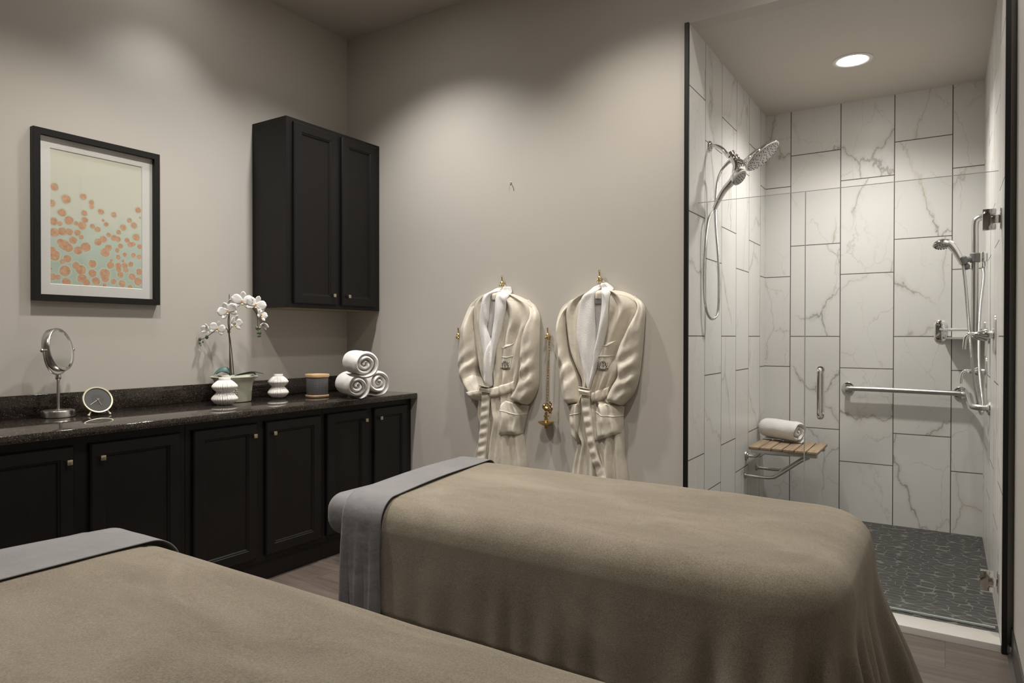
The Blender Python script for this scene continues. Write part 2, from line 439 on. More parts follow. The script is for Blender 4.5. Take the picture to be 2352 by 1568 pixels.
# ------------------------------------------------------------------ setting
def build_room():
    b = MB(); b.box((XL - .1, YF - .1, -.1), (XR + .1, 3.425, 0)); struct(b.build('floor', M['floor'], smooth=False))
    b = MB(); b.box((XL - .1, YF - .1, CEIL), (XR + .1, YR + .1, CEIL + .1)); struct(b.build('ceiling', M['ceil'], smooth=False))
    b = MB(); b.box((XL - .1, YF - .1, 0), (XL, YR + .1, CEIL)); struct(b.build('wall_left', M['wall'], smooth=False))
    b = MB(); b.box((XR, YF - .1, 0), (XR + .1, YR + .1, CEIL)); struct(b.build('wall_right', M['wall'], smooth=False))
    b = MB(); b.box((XL - .1, YF - .1, 0), (XR + .1, YF, CEIL)); struct(b.build('wall_front', M['wall'], smooth=False))
    b = MB()
    b.box((XL, YR, 0), (SX0 - .01, YR + .1, CEIL)); b.box((SX0 - .01, YR, SCEIL), (SX1 + .01, YR + .1, CEIL)); b.box((SX1 + .012, YR, 0), (XR, YR + .1, CEIL))
    struct(b.build('wall_back', M['wall'], smooth=False))
    # shower alcove
    b = MB(); b.box((SX0 - .1, YR + .005, 0), (SX0, SY + .1, SCEIL)); struct(b.build('wall_shower_left', M['tile_y'], smooth=False))
    b = MB(); b.box((SX1, 3.4305, 0), (SX1 + .0004, 3.47, SCEIL)); b.box((SX1, 3.462, 0), (SX1 + .1, SY + .1, SCEIL)); struct(b.build('wall_shower_right', M['tile_y'], smooth=False))
    b = MB(); b.box((SX0, SY, 0), (SX1, SY + .1, SCEIL)); struct(b.build('wall_shower_back', M['tile_x'], smooth=False))
    b = MB(); b.box((SX0 - .1, YR + .1, SCEIL), (SX1 + .1, SY + .1, SCEIL + .1)); struct(b.build('ceiling_shower', M['showerceil'], smooth=False))
    b = MB(); b.box((SX0, 3.565, -.1), (SX1, SY, .028)); struct(b.build('floor_shower', M['pebble'], smooth=False))
    b = MB(); b.box((SX0, 3.425, -.1), (SX1, 3.565, .030), .004); b.box((SX1, 3.425, -.1), (XR, 3.458, .028), .003)
    struct(b.build('trim_1', M['white']))
    b = MB(); b.box((SX0 - .023, YR - .010, 0), (SX0 - .0005, YR + .012, SCEIL + .003), .001); struct(b.build('trim_2', M['black'], smooth=False))
    b = MB(); b.box((SX1 - .0, 3.408, 0), (SX1 + .018, 3.43, SCEIL + .003), .001); b.box((SX1 + .0006, 3.43, 0), (SX1 + .018, YR, SCEIL), 0)
    struct(b.build('trim_3', M['black'], smooth=False))
    # dark rubber base along the right wall, with a rounded toe
    b = MB(); P = []
    prof = [(0, .102), (-.006, .100), (-.0075, .09), (-.0075, .02), (-.010, .008), (-.020, .0015), (-.022, 0), (0, 0)]
    for y in (YF, YR - .005): P.append([V((XR + q[0], y, q[1])) for q in prof])
    b.grid(P, closev=True); struct(b.build('baseboard_right', M['base']))
build_room()

# ------------------------------------------------------------------ lights
def downlight(x, y, z, power, colr, ang, blend, label, lit_r=.062, ring=.088, group='recessed ceiling downlights'):
    e = empty('ceiling_light', (x, y, z), label, 'ceiling light', group)
    b = MB(); b.lathe([(ring, 0), (ring, -.003), (ring - .012, -.006), (lit_r + .004, -.004), (lit_r, 0)], (x, y, z), seg=40, caps=False)
    b.build('trim_ring', M['matboard'], e)
    b = MB(); b.lathe([(lit_r, -.001), (lit_r * .6, -.006), (.001, -.009)], (x, y, z), seg=40); b.build('lens', M['lens'], e)
    l = bpy.data.lights.new('bulb', 'SPOT'); l.energy = power; l.color = colr; l.spot_size = math.radians(ang * 2); l.spot_blend = blend
    l.shadow_soft_size = .05
    lo = bpy.data.objects.new('bulb', l); COL.objects.link(lo); lo.parent = e; lo.location = (0, 0, -.02)
    return e
names = ['nearest the corner above the hanging robes', 'above the foot of the farther massage table', 'beside the right wall near the shower',
         'above the gap between the massage tables on the left', 'above the gap between the massage tables in the middle', 'close to the left wall above the framed picture',
         'added as unseen fill behind the camera on the left', 'added as unseen fill behind the camera on the right']
for (x, y, p, c, a, bl), nm in zip(CANS, names):
    downlight(x, y, CEIL, p, c, a, bl, 'round recessed ceiling downlight ' + nm)
sh = at(1958, 138, 2, SCEIL)
downlight(sh.x, sh.y, SCEIL, LAMP_SHOWER, NEUT, 72, 1.0, 'bright round recessed lamp in the shower ceiling', .078, .108)

# ------------------------------------------------------------------ cabinets
def shaker(b, xf, y0, y1, z0, z1, depth=.02):
    """door slab on plane x = xf facing +x: frame with a stepped, recessed panel"""
    fw, st = .052, .009
    rings = [(0, 0, 0), (.000, 0, depth - .006), (.006, 0, depth), (fw, 0, depth), (fw + .004, 0, depth - .004), (fw + st, 0, depth - .005), (fw + st + .004, 0, depth - .011)]
    P = []
    for ins, _, dx in rings:
        P.append([V((xf + dx, y0 + ins, z0 + ins)), V((xf + dx, y1 - ins, z0 + ins)), V((xf + dx, y1 - ins, z1 - ins)), V((xf + dx, y0 + ins, z1 - ins))])
    g = b.grid(P, closev=True); b.cap(g[-1]); b.cap(g[0][::-1])
def knob(parent, x, y, z, s=.0105):
    b = MB(); b.box((x, y - .004, z - .004), (x + .016, y + .004, z + .004), .001)
    b.box((x + .014, y - s, z - s), (x + .022, y + s, z + s), .0015); b.build('knob', M['nickel'], parent)
def base_cabinet(y0, y1, doors, label, ends=()):
    xb, xf = XL + .002, -3.04
    e = empty('base_cabinet', ((xb + xf) / 2, (y0 + y1) / 2, 0), label, 'cabinet', 'base cabinets under the dark counter')
    b = MB(); b.box((xb, y0 + .0006, .105), (xf, y1 - .0006, .884), .0012, 1); b.box((xb, y0 + .0006, 0), (xf - .012, y1 - .0006, .106))
    b.build('body', M['cab'], e, smooth=False)
    for (a, c, side) in doors:
        bd = MB(); shaker(bd, xf + .0006, a, c, .137, .848)
        d = bd.build('door', M['cab'], e, angle=25)
        knob(d, xf + .02, (c - .026 if side > 0 else a + .042), .783)
base_cabinet(.93, 1.848, [(.985, 1.357, 1), (1.419, 1.817, -1)], 'black base cabinet with two doors below the round mirror and clock')
base_cabinet(1.848, 2.685, [(1.881, 2.236, 1), (2.290, 2.662, -1)], 'black base cabinet with two doors below the potted orchid')
base_cabinet(2.685, YR - .004, [(2.707, 3.033, 1), (3.093, 3.40, -1)], 'black base cabinet with two doors in the corner below the rolled towels')
e = empty('countertop', (-3.32, 2.2, .885), 'long dark speckled stone countertop running into the corner', 'countertop')
b = MB(); b.box((XL + .001, .92, .886), (-2.985, YR - .001, .920), .005, 3); b.build('slab', M['granite'], e, angle=60)
b = MB(); b.box((XL + .001, .92, .9205), (XL + .021, YR - .001, 1.020), .002, 2); b.build('backsplash', M['granite'], e, angle=60)

e = empty('wall_cabinet', (-3.5, 3.06, 1.472), 'tall black wall cabinet with two doors hanging in the corner', 'cabinet')
b = MB(); y0, y1, z0, z1, xf = 2.668, YR - .001, 1.475, 2.622, -3.334
b.box((XL + .001, y0, z0), (xf - .0, y1, z1), .0012, 1); b.build('body', M['cab'], e, smooth=False)
b = MB(); b.box((XL + .004, y0 + .02, z0 - .003), (xf - .02, y1 - .004, z0 - .0005)); b.build('underside_panel', M['cabunder'], e, smooth=False)['label'] = 'pale wood underside panel'
for a, c, side in ((2.713, 3.052, 1), (3.097, 3.407, -1)):
    bd = MB(); shaker(bd, xf + .0006, a, c, 1.500, 2.597); d = bd.build('door', M['cab'], e, angle=25)
    knob(d, xf + .02, (c - .035 if side > 0 else a + .048), 1.560)

# ------------------------------------------------------------------ framed picture
def picture():
    y0, y1, z0, z1 = 1.452, 2.060, 1.468, 2.289; xw = XL + .001; D = .034; W = .030
    e = empty('framed_picture', (XL, (y0 + y1) / 2, z0), 'black framed abstract print of orange spots on pale mint hanging on the left wall', 'picture')
    b = MB()
    rings = [(0, 0), (0, D - .001), (.001, D), (W, D), (W + .0005, D - .001), (W + .0005, .010), (0, .010)]
    P = [[V((xw + d, y0 + i, z0 + i)), V((xw + d, y1 - i, z0 + i)), V((xw + d, y1 - i, z1 - i)), V((xw + d, y0 + i, z1 - i))] for i, d in rings[:6]]
    b.grid(P, closev=True); b.build('frame', M['frame'], e, smooth=False)
    my0, my1, mz0, mz1 = 1.530, 1.975, 1.550, 2.207
    # mat with a bevelled window
    P = [[V((xw + d, a, c)) for a, c in ((ya, za), (yb, za), (yb, zb), (ya, zb))] for d, ya, yb, za, zb in
         ((.012, y0 + W, y1 - W, z0 + W, z1 - W), (.0125, my0, my1, mz0, mz1), (.0098, my0 + .003, my1 - .003, mz0 + .003, mz1 - .003))]
    b = MB(); b.grid(P, closev=True); b.build('mat', M['matboard'], e, smooth=False)
    # print: painted ground with the spots of the picture, read off the photograph (u, v in 0..1)
    gm = mat('print ground', rough=.8); g = G(gm)
    sp = g.n('ShaderNodeSeparateXYZ'); g.l(g.pos(), sp.inputs[0])
    h = g.n('ShaderNodeMapRange'); g.l(sp.outputs[2], h.inputs[0]); h.inputs[1].default_value = mz0; h.inputs[2].default_value = mz1
    hh = g.math('ADD', h.outputs[0], g.math('MULTIPLY', g.math('SUBTRACT', g.noise(g.pos(), 9, 4, .6), .5), .5))
    g.col(g.ramp(hh, [(.12, (.42, .50, .43)), (.34, (.50, .56, .49)), (.52, (.60, .59, .51)), (.8, (.60, .58, .495))]))
    om = mat('print orange', rough=.8); g = G(om)
    g.col(g.mix(g.ramp(g.noise(g.pos(), 60, 4, .65), [(.3, (0, 0, 0)), (.7, (1, 1, 1))]), (.50, .235, .135), (.62, .40, .26)))
    hm = mat('print mint halo', (.50, .555, .465), .8)
    b = MB(); xp = xw + .0092
    b.box((xp - .002, my0 - .002, mz0 - .002), (xp, my1 + .002, mz1 + .002))
    # spots in the zoomed crop: x 396..1083, top edge 253->400, bottom edge 1277->1320
    dots = [(430, 548, 27), (508, 638, 32), (410, 670, 26), (630, 619, 24), (689, 664, 20), (690, 694, 17), (479, 741, 28), (638, 744, 21), (759, 732, 22), (858, 756, 20),
            (1051, 723, 23), (1068, 780, 9), (776, 798, 10), (799, 828, 17), (981, 801, 19), (1017, 838, 24), (930, 853, 25), (423, 806, 27), (464, 822, 17), (528, 799, 32), (578, 820, 16),
            (621, 838, 30), (640, 795, 22), (696, 842, 19), (733, 865, 21), (895, 888, 18), (817, 908, 18), (587, 890, 23), (427, 890, 32), (480, 882, 30), (530, 884, 26), (614, 924, 17),
            (1036, 927, 29), (961, 948, 20), (858, 930, 24), (888, 940, 22), (775, 940, 27), (737, 962, 27), (557, 948, 28), (496, 985, 38), (525, 1005, 30), (470, 960, 24), (646, 998, 34), (590, 1024, 31),
            (909, 993, 20), (986, 982, 22), (1010, 978, 18), (1062, 998, 20), (815, 1005, 27), (790, 1040, 34), (885, 1024, 18), (425, 1060, 40), (415, 1020, 24), (516, 1087, 28), (480, 1108, 18), (891, 1075, 19),
            (944, 1058, 18), (1012, 1063, 20), (1058, 1074, 21), (575, 1136, 26), (695, 1124, 30), (830, 1136, 28), (890, 1140, 24), (940, 1140, 24), (990, 1130, 22), (498, 1176, 40), (610, 1170, 36), (696, 1196, 30),
            (788, 1200, 40), (790, 1235, 30), (893, 1168, 22), (950, 1172, 22), (907, 1210, 25), (1000, 1225, 28), (1058, 1188, 26), (1050, 1260, 32), (410, 1222, 26), (450, 1226, 20), (510, 1262, 30), (620, 1236, 34), (650, 1266, 28),
            (720, 1255, 30), (854, 1259, 22), (922, 1275, 28), (785, 1288, 16), (985, 1303, 20), (838, 1100, 12), (928, 1104, 11), (404, 1162, 8)]
    K = (my1 - my0) / 687.0 * 1.0
    def uv(x, y):
        u = (x - 396) / 687; ty = 253 + 147 * u; by = 1277 + 43 * u
        return my0 + u * (my1 - my0), mz1 - (y - ty) / (by - ty) * (mz1 - mz0)
    def disc(cy, cz, r, x, mi, sd):
        ring = []
        for k in range(20):
            a = 2 * PI * k / 20; rr = r * (1 + .16 * noise.noise(V((math.cos(a) * 1.3 + sd, math.sin(a) * 1.3, sd * 3.1))))
            yy = min(my1 - .003, max(my0 + .003, cy + rr * math.cos(a))); zz = min(mz1, max(mz0 + .003, cz + rr * math.sin(a)))
            ring.append(b.b.verts.new((x, yy, zz)))
        b.cap(ring, mi)
    for i, (x, y, r) in enumerate(dots):
        cy, cz = uv(x, y); disc(cy, cz, r * K * 1.22 + .002, xp + .0001 + i * 1e-6, 2, i)
    for i, (x, y, r) in enumerate(dots):
        cy, cz = uv(x, y); disc(cy, cz, r * K, xp + .0003 + i * 1e-6, 1, i)
    b.build('print', [gm, om, hm], e, smooth=False)
    b = MB(); b.box((xw + .020, y0 + W, z0 + W), (xw + .022, y1 - W, z1 - W)); b.build('glass_pane', M['glass'], e, smooth=False)
picture()

# ------------------------------------------------------------------ massage tables and their linen
def sup_profile(y0, y1, ztop, r, drop_near, drop_far, off=0.0, crown=.006, n=16):
    """cross-section over a padded table, from the near hem up, across and down to the far hem"""
    P = []; y0 -= off; y1 += off; zt = ztop + off
    for k in range(14): P.append((y0 - .006 * (1 - k / 13), zt - r - drop_near * (1 - k / 13)))
    for k in range(1, n): a = PI - PI / 2 * k / n; P.append((y0 + r + r * math.cos(a), zt - r + r * math.sin(a)))
    for k in range(24): 
        t = k / 23; P.append((y0 + r + (y1 - y0 - 2 * r) * t, zt + crown * math.sin(PI * t)))
    for k in range(1, n): a = PI / 2 - PI / 2 * k / n; P.append((y1 - r + r * math.cos(a), zt - r + r * math.sin(a)))
    for k in range(14): P.append((y1 + .006 * k / 13, zt - r - drop_far * k / 13))
    return P
def linen_band(name, label, y0, y1, zt, xa, xb, dn, df, off, seed, sag=0.0):
    """a sheet folded back over the blanket: xa, xb give its two edges as functions of y-fraction"""
    prof = sup_profile(y0, y1, zt, .085, dn, df, off); nu = 26; P = []; N = len(prof)
    for u in range(nu):
        row = []
        for i, (y, z) in enumerate(prof):
            f = (y - y0) / (y1 - y0); x = xa(f) + (xb(f) - xa(f)) * u / (nu - 1)
            side = max(0, (zt - .07 - z)) / max(.01, dn)
            fold = .010 * side * math.sin(u * .62 + seed) + .006 * side * math.sin(u * 1.3 + seed * 2 + z * 7)
            wr = .0025 * noise.noise(V((x * 9, y * 3, z * 3 + seed))) 
            x += .010 * side * noise.noise(V((z * 6, seed, u * .1)))
            nrm = -1 if f < .5 else 1
            row.append(V((x, y + nrm * (fold + .010 * side * (1 if True else 0)), z + (wr if side == 0 else 0))))
        P.append(row)
    b = MB(); b.grid(P); o = b.build(name, M['sheet'], angle=180)
    md = o.modifiers.new('thick', 'SOLIDIFY'); md.thickness = .003; md.offset = 1
    tag(o, label, 'sheet', 'grey sheets folded back over the blankets')
    return o
def blanket(name, label, x0n, x0f, x1, y0, y1, zt, drops, seed):
    """cloth over the pad: U-shaped edge path near side -> foot -> far side; folds gather at the foot corners"""
    rc = .20; yc = (y0 + y1) / 2; hw = (y1 - y0) / 2
    path = []  # (pos, normal, spine, kind weight)
    n1 = 110
    for k in range(n1):
        t = k / (n1 - 1); x = x0n + (x1 - rc - x0n) * t; path.append((V((x, y0, 0)), V((0, -1, 0)), t, 0))
    na = 46
    for k in range(1, na): a = -PI / 2 + PI / 2 * k / na; path.append((V((x1 - rc + rc * math.cos(a), y0 + rc + rc * math.sin(a), 0)), V((math.cos(a), math.sin(a), 0)), 1, k / na))
    nf = 70
    for k in range(nf): t = k / (nf - 1); path.append((V((x1, y0 + rc + (y1 - y0 - 2 * rc) * t, 0)), V((1, 0, 0)), 2, t))
    for k in range(1, na): a = PI / 2 * k / na; path.append((V((x1 - rc + rc * math.cos(a), y1 - rc + rc * math.sin(a), 0)), V((math.cos(a), math.sin(a), 0)), 3, k / na))
    for k in range(n1):
        t = k / (n1 - 1); x = x1 - rc + (x0f - (x1 - rc)) * t; path.append((V((x, y1, 0)), V((0, 1, 0)), 4 + t, 0))
    P = []; acc = 0; prev = None
    cn = V((x1 - rc, y0 + rc, 0)); cf = V((x1 - rc, y1 - rc, 0))
    rr = .09
    for (p, nn, kt, w_) in path:
        if prev is not None: acc += (p - prev).length
        prev = p
        sx = min(p.x, x1 - hw)
        if kt <= 1: sx = min(p.x + (x0n + x0f) / 2 * 0, x1 - hw)
        # spine point: on the centre line, slanted at the open head edge
        e0 = (x0n + x0f) / 2
        if kt < 1 or kt >= 4:
            xs0 = x0n if kt < 1 else x0f
            fr = (p.x - xs0) / (x1 - rc - xs0); sx = e0 + fr * ((x1 - hw) - e0)
        sp = V((min(sx, x1 - hw), yc, 0))
        edge = p - nn * rr
        # corner closeness
        dcn = abs(acc - (abs(x1 - rc - x0n) + rc * PI / 4)); dcf = (p - V((x1 - rc * .3, y1 - rc * .3, 0))).length
        cN, cF = math.exp(-(dcn / .25) ** 2), math.exp(-(dcf / .30) ** 2); cor = cN + cF
        foot = 1 if 1 < kt < 4 else math.exp(-((x1 - p.x) / .25) ** 2) * .6
        drop = drops[0] + (drops[1] - drops[0]) * min(1, math.exp(-(dcn / .28) ** 2) + (1 if 1 < kt < 4 else 0) * .8 + math.exp(-(dcf / .28) ** 2))
        flare = .03 + .12 * cN + .26 * cF + .03 * (1 if 2 <= kt <= 3 else 0)
        amp = .004 + .034 * cN + .022 * cF + .006 * (1 if 1 < kt < 4 else 0)
        ph = acc * 54 + 2.2 * math.sin(acc * 7 + seed) + 2.5 * noise.noise(V((acc * 5, seed, 0)))
        row = []
        for k in range(24):
            t = (k / 24) ** .8; q = sp.lerp(edge, t)
            fr = abs(q.y - yc) / hw; z = zt + .007 * (1 - fr * fr) + .004 * noise.noise(V((q.x * 4, q.y * 5, seed)))
            row.append(V((q.x, q.y, z)))
        nb = 10
        for k in range(nb):
            a = PI / 2 * k / nb; q = edge + nn * rr * math.sin(a); z = zt - rr * (1 - math.cos(a))
            z += .004 * noise.noise(V((q.x * 4, q.y * 5, seed))) * (1 - k / nb)
            row.append(V((q.x, q.y, z)))
        nd = 44
        for k in range(nd):
            t = k / (nd - 1); d = drop * t; s = sst(0, .36, d)
            o_ = flare * d * (.55 + .45 * sst(0, .4, d)) + amp * s * (math.sin(ph) + .45 * math.sin(ph * .47 + 1 + d * 3)) + .006 * s * noise.noise(V((acc * 6, d * 5, seed)))
            hem = .007 * math.exp(-((drop - .045 - d) / .007) ** 2)
            q = p + nn * (o_ + .002 - hem)
            row.append(V((q.x, q.y, zt - rr - d)))
        P.append(row)
    b = MB(); b.grid(P); bmesh.ops.remove_doubles(b.b, verts=b.b.verts, dist=.0004)
    o = b.build(name, M['blanket'], angle=180)
    md = o.modifiers.new('thick', 'SOLIDIFY'); md.thickness = .006; md.offset = -1
    tag(o, label, 'blanket', None); return o
def massage_table(x0, x1, y0, y1, zt, label, rnd=.062):
    e = empty('massage_table', ((x0 + x1) / 2, (y0 + y1) / 2, 0), label, 'massage table', None)
    zb = zt - .148
    b = MB(); b.box((x0 + .22, y0 + .06, zb - .07), (x1 - .06, y1 - .06, zb - .006), .004); b.build('frame', M['tablewood'], e, smooth=False)
    for lx in (x0 + .42, x1 - .14):
        for ly in (y0 + .10, y1 - .10):
            bl = MB(); bl.box((lx - .03, ly - .03, 0), (lx + .03, ly + .03, zb - .07), .003); bl.build('leg', M['tablewood'], e, smooth=False)
    # pad wrapped in its fitted sheet
    s = MB(); rings = []; z0_ = zb - .002
    def outline(ins):
        pts = []
        for cx_, cy_, r_, a0 in ((x1, y0, .19, -90), (x1, y1, .19, 0), (x0, y1, .075, 90), (x0, y0, .075, 180)):
            sx_ = -1 if cx_ == x1 else 1; sy_ = 1 if cy_ == y0 else -1
            for k in range(13):
                a = math.radians(a0 + 90 * k / 12); pts.append((cx_ + sx_ * r_ + (r_ - ins) * math.cos(a), cy_ + sy_ * r_ + (r_ - ins) * math.sin(a)))
        return pts
    prof = [(rnd * (1 - math.sin(math.radians(a))), z0_ + rnd * (1 - math.cos(math.radians(a)))) for a in range(0, 91, 11)] + [(rnd * (1 - math.cos(math.radians(a))), zt - rnd * (1 - math.sin(math.radians(a)))) for a in range(2, 91, 11)]
    for ins, z in prof: rings.append([V((x, y, z)) for x, y in outline(ins)])
    g_ = s.grid(rings, closev=True); s.cap(g_[0][::-1]); s.cap(g_[-1])
    for v in s.b.verts:
        q = v.co; v.co = q + V((noise.noise(q * 7), noise.noise(q * 7 + V((5, 0, 0))), noise.noise(q * 5))) * .003
    return e, s
z2 = .722
t2, s2 = massage_table(-1.935, -.215, 1.695, 2.535, z2, 'farther massage table standing in front of the shower, mostly under its linen')
fs = s2.build('fitted_sheet', M['sheet'], angle=180); tag(fs, 'grey fitted sheet over the pad of the farther massage table', 'sheet', None)
bl2 = blanket('blanket', 'taupe plush blanket draped to the floor over the farther massage table', -1.66, -1.79, -.188, 1.675, 2.555, z2 + .014, (.335, .60), 2.0)
fsx = linen_band('folded_sheet', 'grey sheet folded over the head end of the farther massage table, hanging down its side', 1.675, 2.555, z2 + .012,
                 lambda f: -1.782 - .11 * f, lambda f: -1.600 - .135 * f, .36, .3, .0105, 1.3)
t1, s1 = massage_table(-2.19, -.18, .21, 1.05, z2, 'nearer massage table in the left foreground, hidden under its linen', .074)
fs = s1.build('fitted_sheet', M['sheet'], angle=180); tag(fs, 'grey fitted sheet over the pad of the nearer massage table', 'sheet', None)
bl1 = blanket('blanket', 'taupe plush blanket filling the lower left foreground over the nearer massage table', -1.88, -1.87, -.16, .19, 1.07, z2 + .014, (.33, .5), 5.0)
fsx = linen_band('folded_sheet', 'grey sheet folded over the head end of the nearer massage table at the left edge', .19, 1.07, z2 + .012,
                 lambda f: -2.07 + .05 * f, lambda f: -1.775 - .025 * f, .30, .3, .0105, 4.1)

# ------------------------------------------------------------------ rolled towels
def towel(name, c, axis, R, L, seed, label, group, turns=3.1, tail=0.0, start=2.6, sq=1.0, rest=None):
    """terry towel rolled in a spiral ribbon; c = centre of the near end"""
    ax = V(axis).normalized(); up = V((0, 0, 1)); u = ax.cross(up).normalized(); w_ = u.cross(ax); c = V(c)
    nL = 16; b = MB(); n = int(turns * 34); th = R / (turns + .35) * .98
    rings = []
    for i in range(n + 1):
        t = i / n; a = start - t * turns * 2 * PI; rad = R - th * .5 - (R - th * .6) * t * .96 if True else 0
        rad = (R - th * .5) - (th * turns * .985) * t
        rad = max(rad, .004)
        rings.append((a, rad))
    P = []
    # ribbon cross-section: outer side then inner side, rounded at both towel ends
    for i, (a, rad) in enumerate(rings):
        row = []
        taper = min(1, i / 2.5, (n - i) / 2.5)
        prof = []
        for k in range(nL + 1):
            s = k / nL; e = min(s, 1 - s) * L; h = th * .48 * math.sqrt(max(0, 1 - max(0, 1 - e / (th * .45)) ** 2)); prof.append((s, h))
        jig = lambda s, q: 1 - (.022 if (i < n / turns and .58 < s < .63) else 0) + (.010 if i < n / turns and s < .56 else 0) + .030 * noise.noise(V((a * 1.7 + seed, s * 5, q))) + .11 * noise.noise(V((a * .55 + seed, s * 2.2 * L / .3, q + seed)))
        endw = .006 * math.sin(a * 1.5 + seed) - .010 * (i / n) + .004 * math.sin(a * 3.3)
        for s, h in prof:
            r_ = (rad + h * taper) * jig(s, 0); row.append(c - ax * (s * L) + ax * (endw if s < .5 else 0) + (u * math.cos(a) + w_ * math.sin(a) * sq) * r_)
        for s, h in prof[::-1]:
            r_ = max(.001, (rad - h * taper)) * jig(s, 0); row.append(c - ax * (s * L) + ax * (endw if s < .5 else 0) + (u * math.cos(a) + w_ * math.sin(a) * sq) * r_)
        P.append(row)
    g = b.grid(P, closev=True)
    if rest is not None:
        dz = rest - min(v.co.z for v in b.b.verts)
        for v in b.b.verts: v.co.z += dz
    o = b.build(name, M['terry'], angle=180)
    md = o.modifiers.new('s', 'SUBSURF'); md.levels = 1; md.render_levels = 1
    return tag(o, label, 'towel', group)
TG = 'rolled white towels stacked on the counter'
towel('rolled_towel', at(823, 885, 2, 1.003), (1, -.50, 0), .088, .27, 1.0, 'rolled white towel at the lower left of the towel stack on the counter', TG, start=4.5, rest=.9207)
towel('rolled_towel', at(872, 880, 2, 1.003), (1, -.42, 0), .086, .25, 4.0, 'rolled white towel at the lower right of the towel stack, nearest the robe wall', TG, start=4.9, rest=.9207)
towel('rolled_towel', at(841, 836, 2, 1.145), (1, -.52, 0), .086, .27, 8.0, 'rolled white towel lying on top of the towel stack', TG, start=5.3)

# ------------------------------------------------------------------ things on the counter
def vase(cx, cy, R1, R2, H, label):
    CT = .9202
    e = empty('pleated_vase', (cx, cy, CT), label, 'vase', 'white pleated vases on the counter')
    prof = [(.44, 0), (.55, .010), (.70, .055), (.90, .14), (1.0, .215), (.93, .29), (.78, .37), (.64, .435), (.60, .462), (.63, .49), (.78, .55), (.93, .625), (.97, .68), (.88, .75), (.70, .83), (.54, .89), (.48, .905)]
    P2 = []
    q, _ = crom([V((r, z, 0)) for r, z in prof], 4)
    pr = [(p.x * R1, p.y * H) for p in q]
    def mod(a, z): 
        f = z / H; k = 1 - .0; amp = .085 * (1 if .015 < f < .9 else .2)
        return 1 + amp * (abs(math.sin(a * 16)) ** .7 * 2 - 1.3)
    b = MB(); b.lathe(pr, (cx, cy, CT), seg=240, mod=mod); b.build('body', M['ceram'], e, angle=50)
    b = MB(); rn = R1 * .47; b.lathe([(rn, H * .895), (rn, H * 1.0 - .001), (rn - .001, H), (rn - .005, H), (rn - .006, H * .93), (.001, H * .93)], (cx, cy, CT), seg=48)
    b.build('neck', M['ceram'], e, angle=50)
vase(-3.355, 2.272, .066, .073, .150, 'white pleated double-bulge vase in front of the potted orchid')
vase(-3.468, 2.716, .059, .068, .146, 'white pleated double-bulge vase standing alone right of the orchid')

def jar():
    c = V((-3.295, 2.872, .9202)); e = empty('candle_jar', c, 'dark perforated metal jar with bamboo lid and base beside the towels', 'jar')
    def sq(a, z): return 1 / (abs(math.cos(a - .6)) ** 3.4 + abs(math.sin(a - .6)) ** 3.4) ** (1 / 3.4)
    R = .062
    b = MB(); b.lathe([(.9 * R, 0), (1.0 * R, .003), (1.03 * R, .012), (.99 * R, .016), (.5 * R, .016)], c, seg=72, mod=sq); b.build('base', M['bamboo2'], e)
    m = mat('perforated grey metal', (.07, .07, .075), .5, .0); g = G(m)
    cx_ = g.n('ShaderNodeSeparateXYZ'); g.l(g.obj(), cx_.inputs[0])
    ang = g.math('ARCTAN2', cx_.outputs[1], cx_.outputs[0])
    u = g.math('MULTIPLY', ang, 34); v = g.math('MULTIPLY', cx_.outputs[2], 540)
    s1 = g.math('SINE', g.math('MULTIPLY', g.math('ADD', u, v), 1.0)); s2_ = g.math('SINE', g.math('SUBTRACT', u, v))
    f = g.ramp(g.math('MULTIPLY', s1, s2_), [(.30, (0, 0, 0)), (.5, (1, 1, 1))])
    g.col(g.mix(f, (.075, .075, .08), (.32, .32, .33)))
    b = MB(); b.lathe([(.9 * R, .0165), (.93 * R, .019), (.95 * R, .120), (.90 * R, .1225)], c, seg=72, mod=sq); b.build('body', m, e)
    b = MB(); b.lathe([(.96 * R, .123), (1.02 * R, .126), (1.06 * R, .139), (1.02 * R, .1445), (.62 * R, .1450), (.6 * R, .1425), (.1 * R, .1425)], c, seg=72, mod=sq); b.build('lid', M['bamboo'], e)
jar()

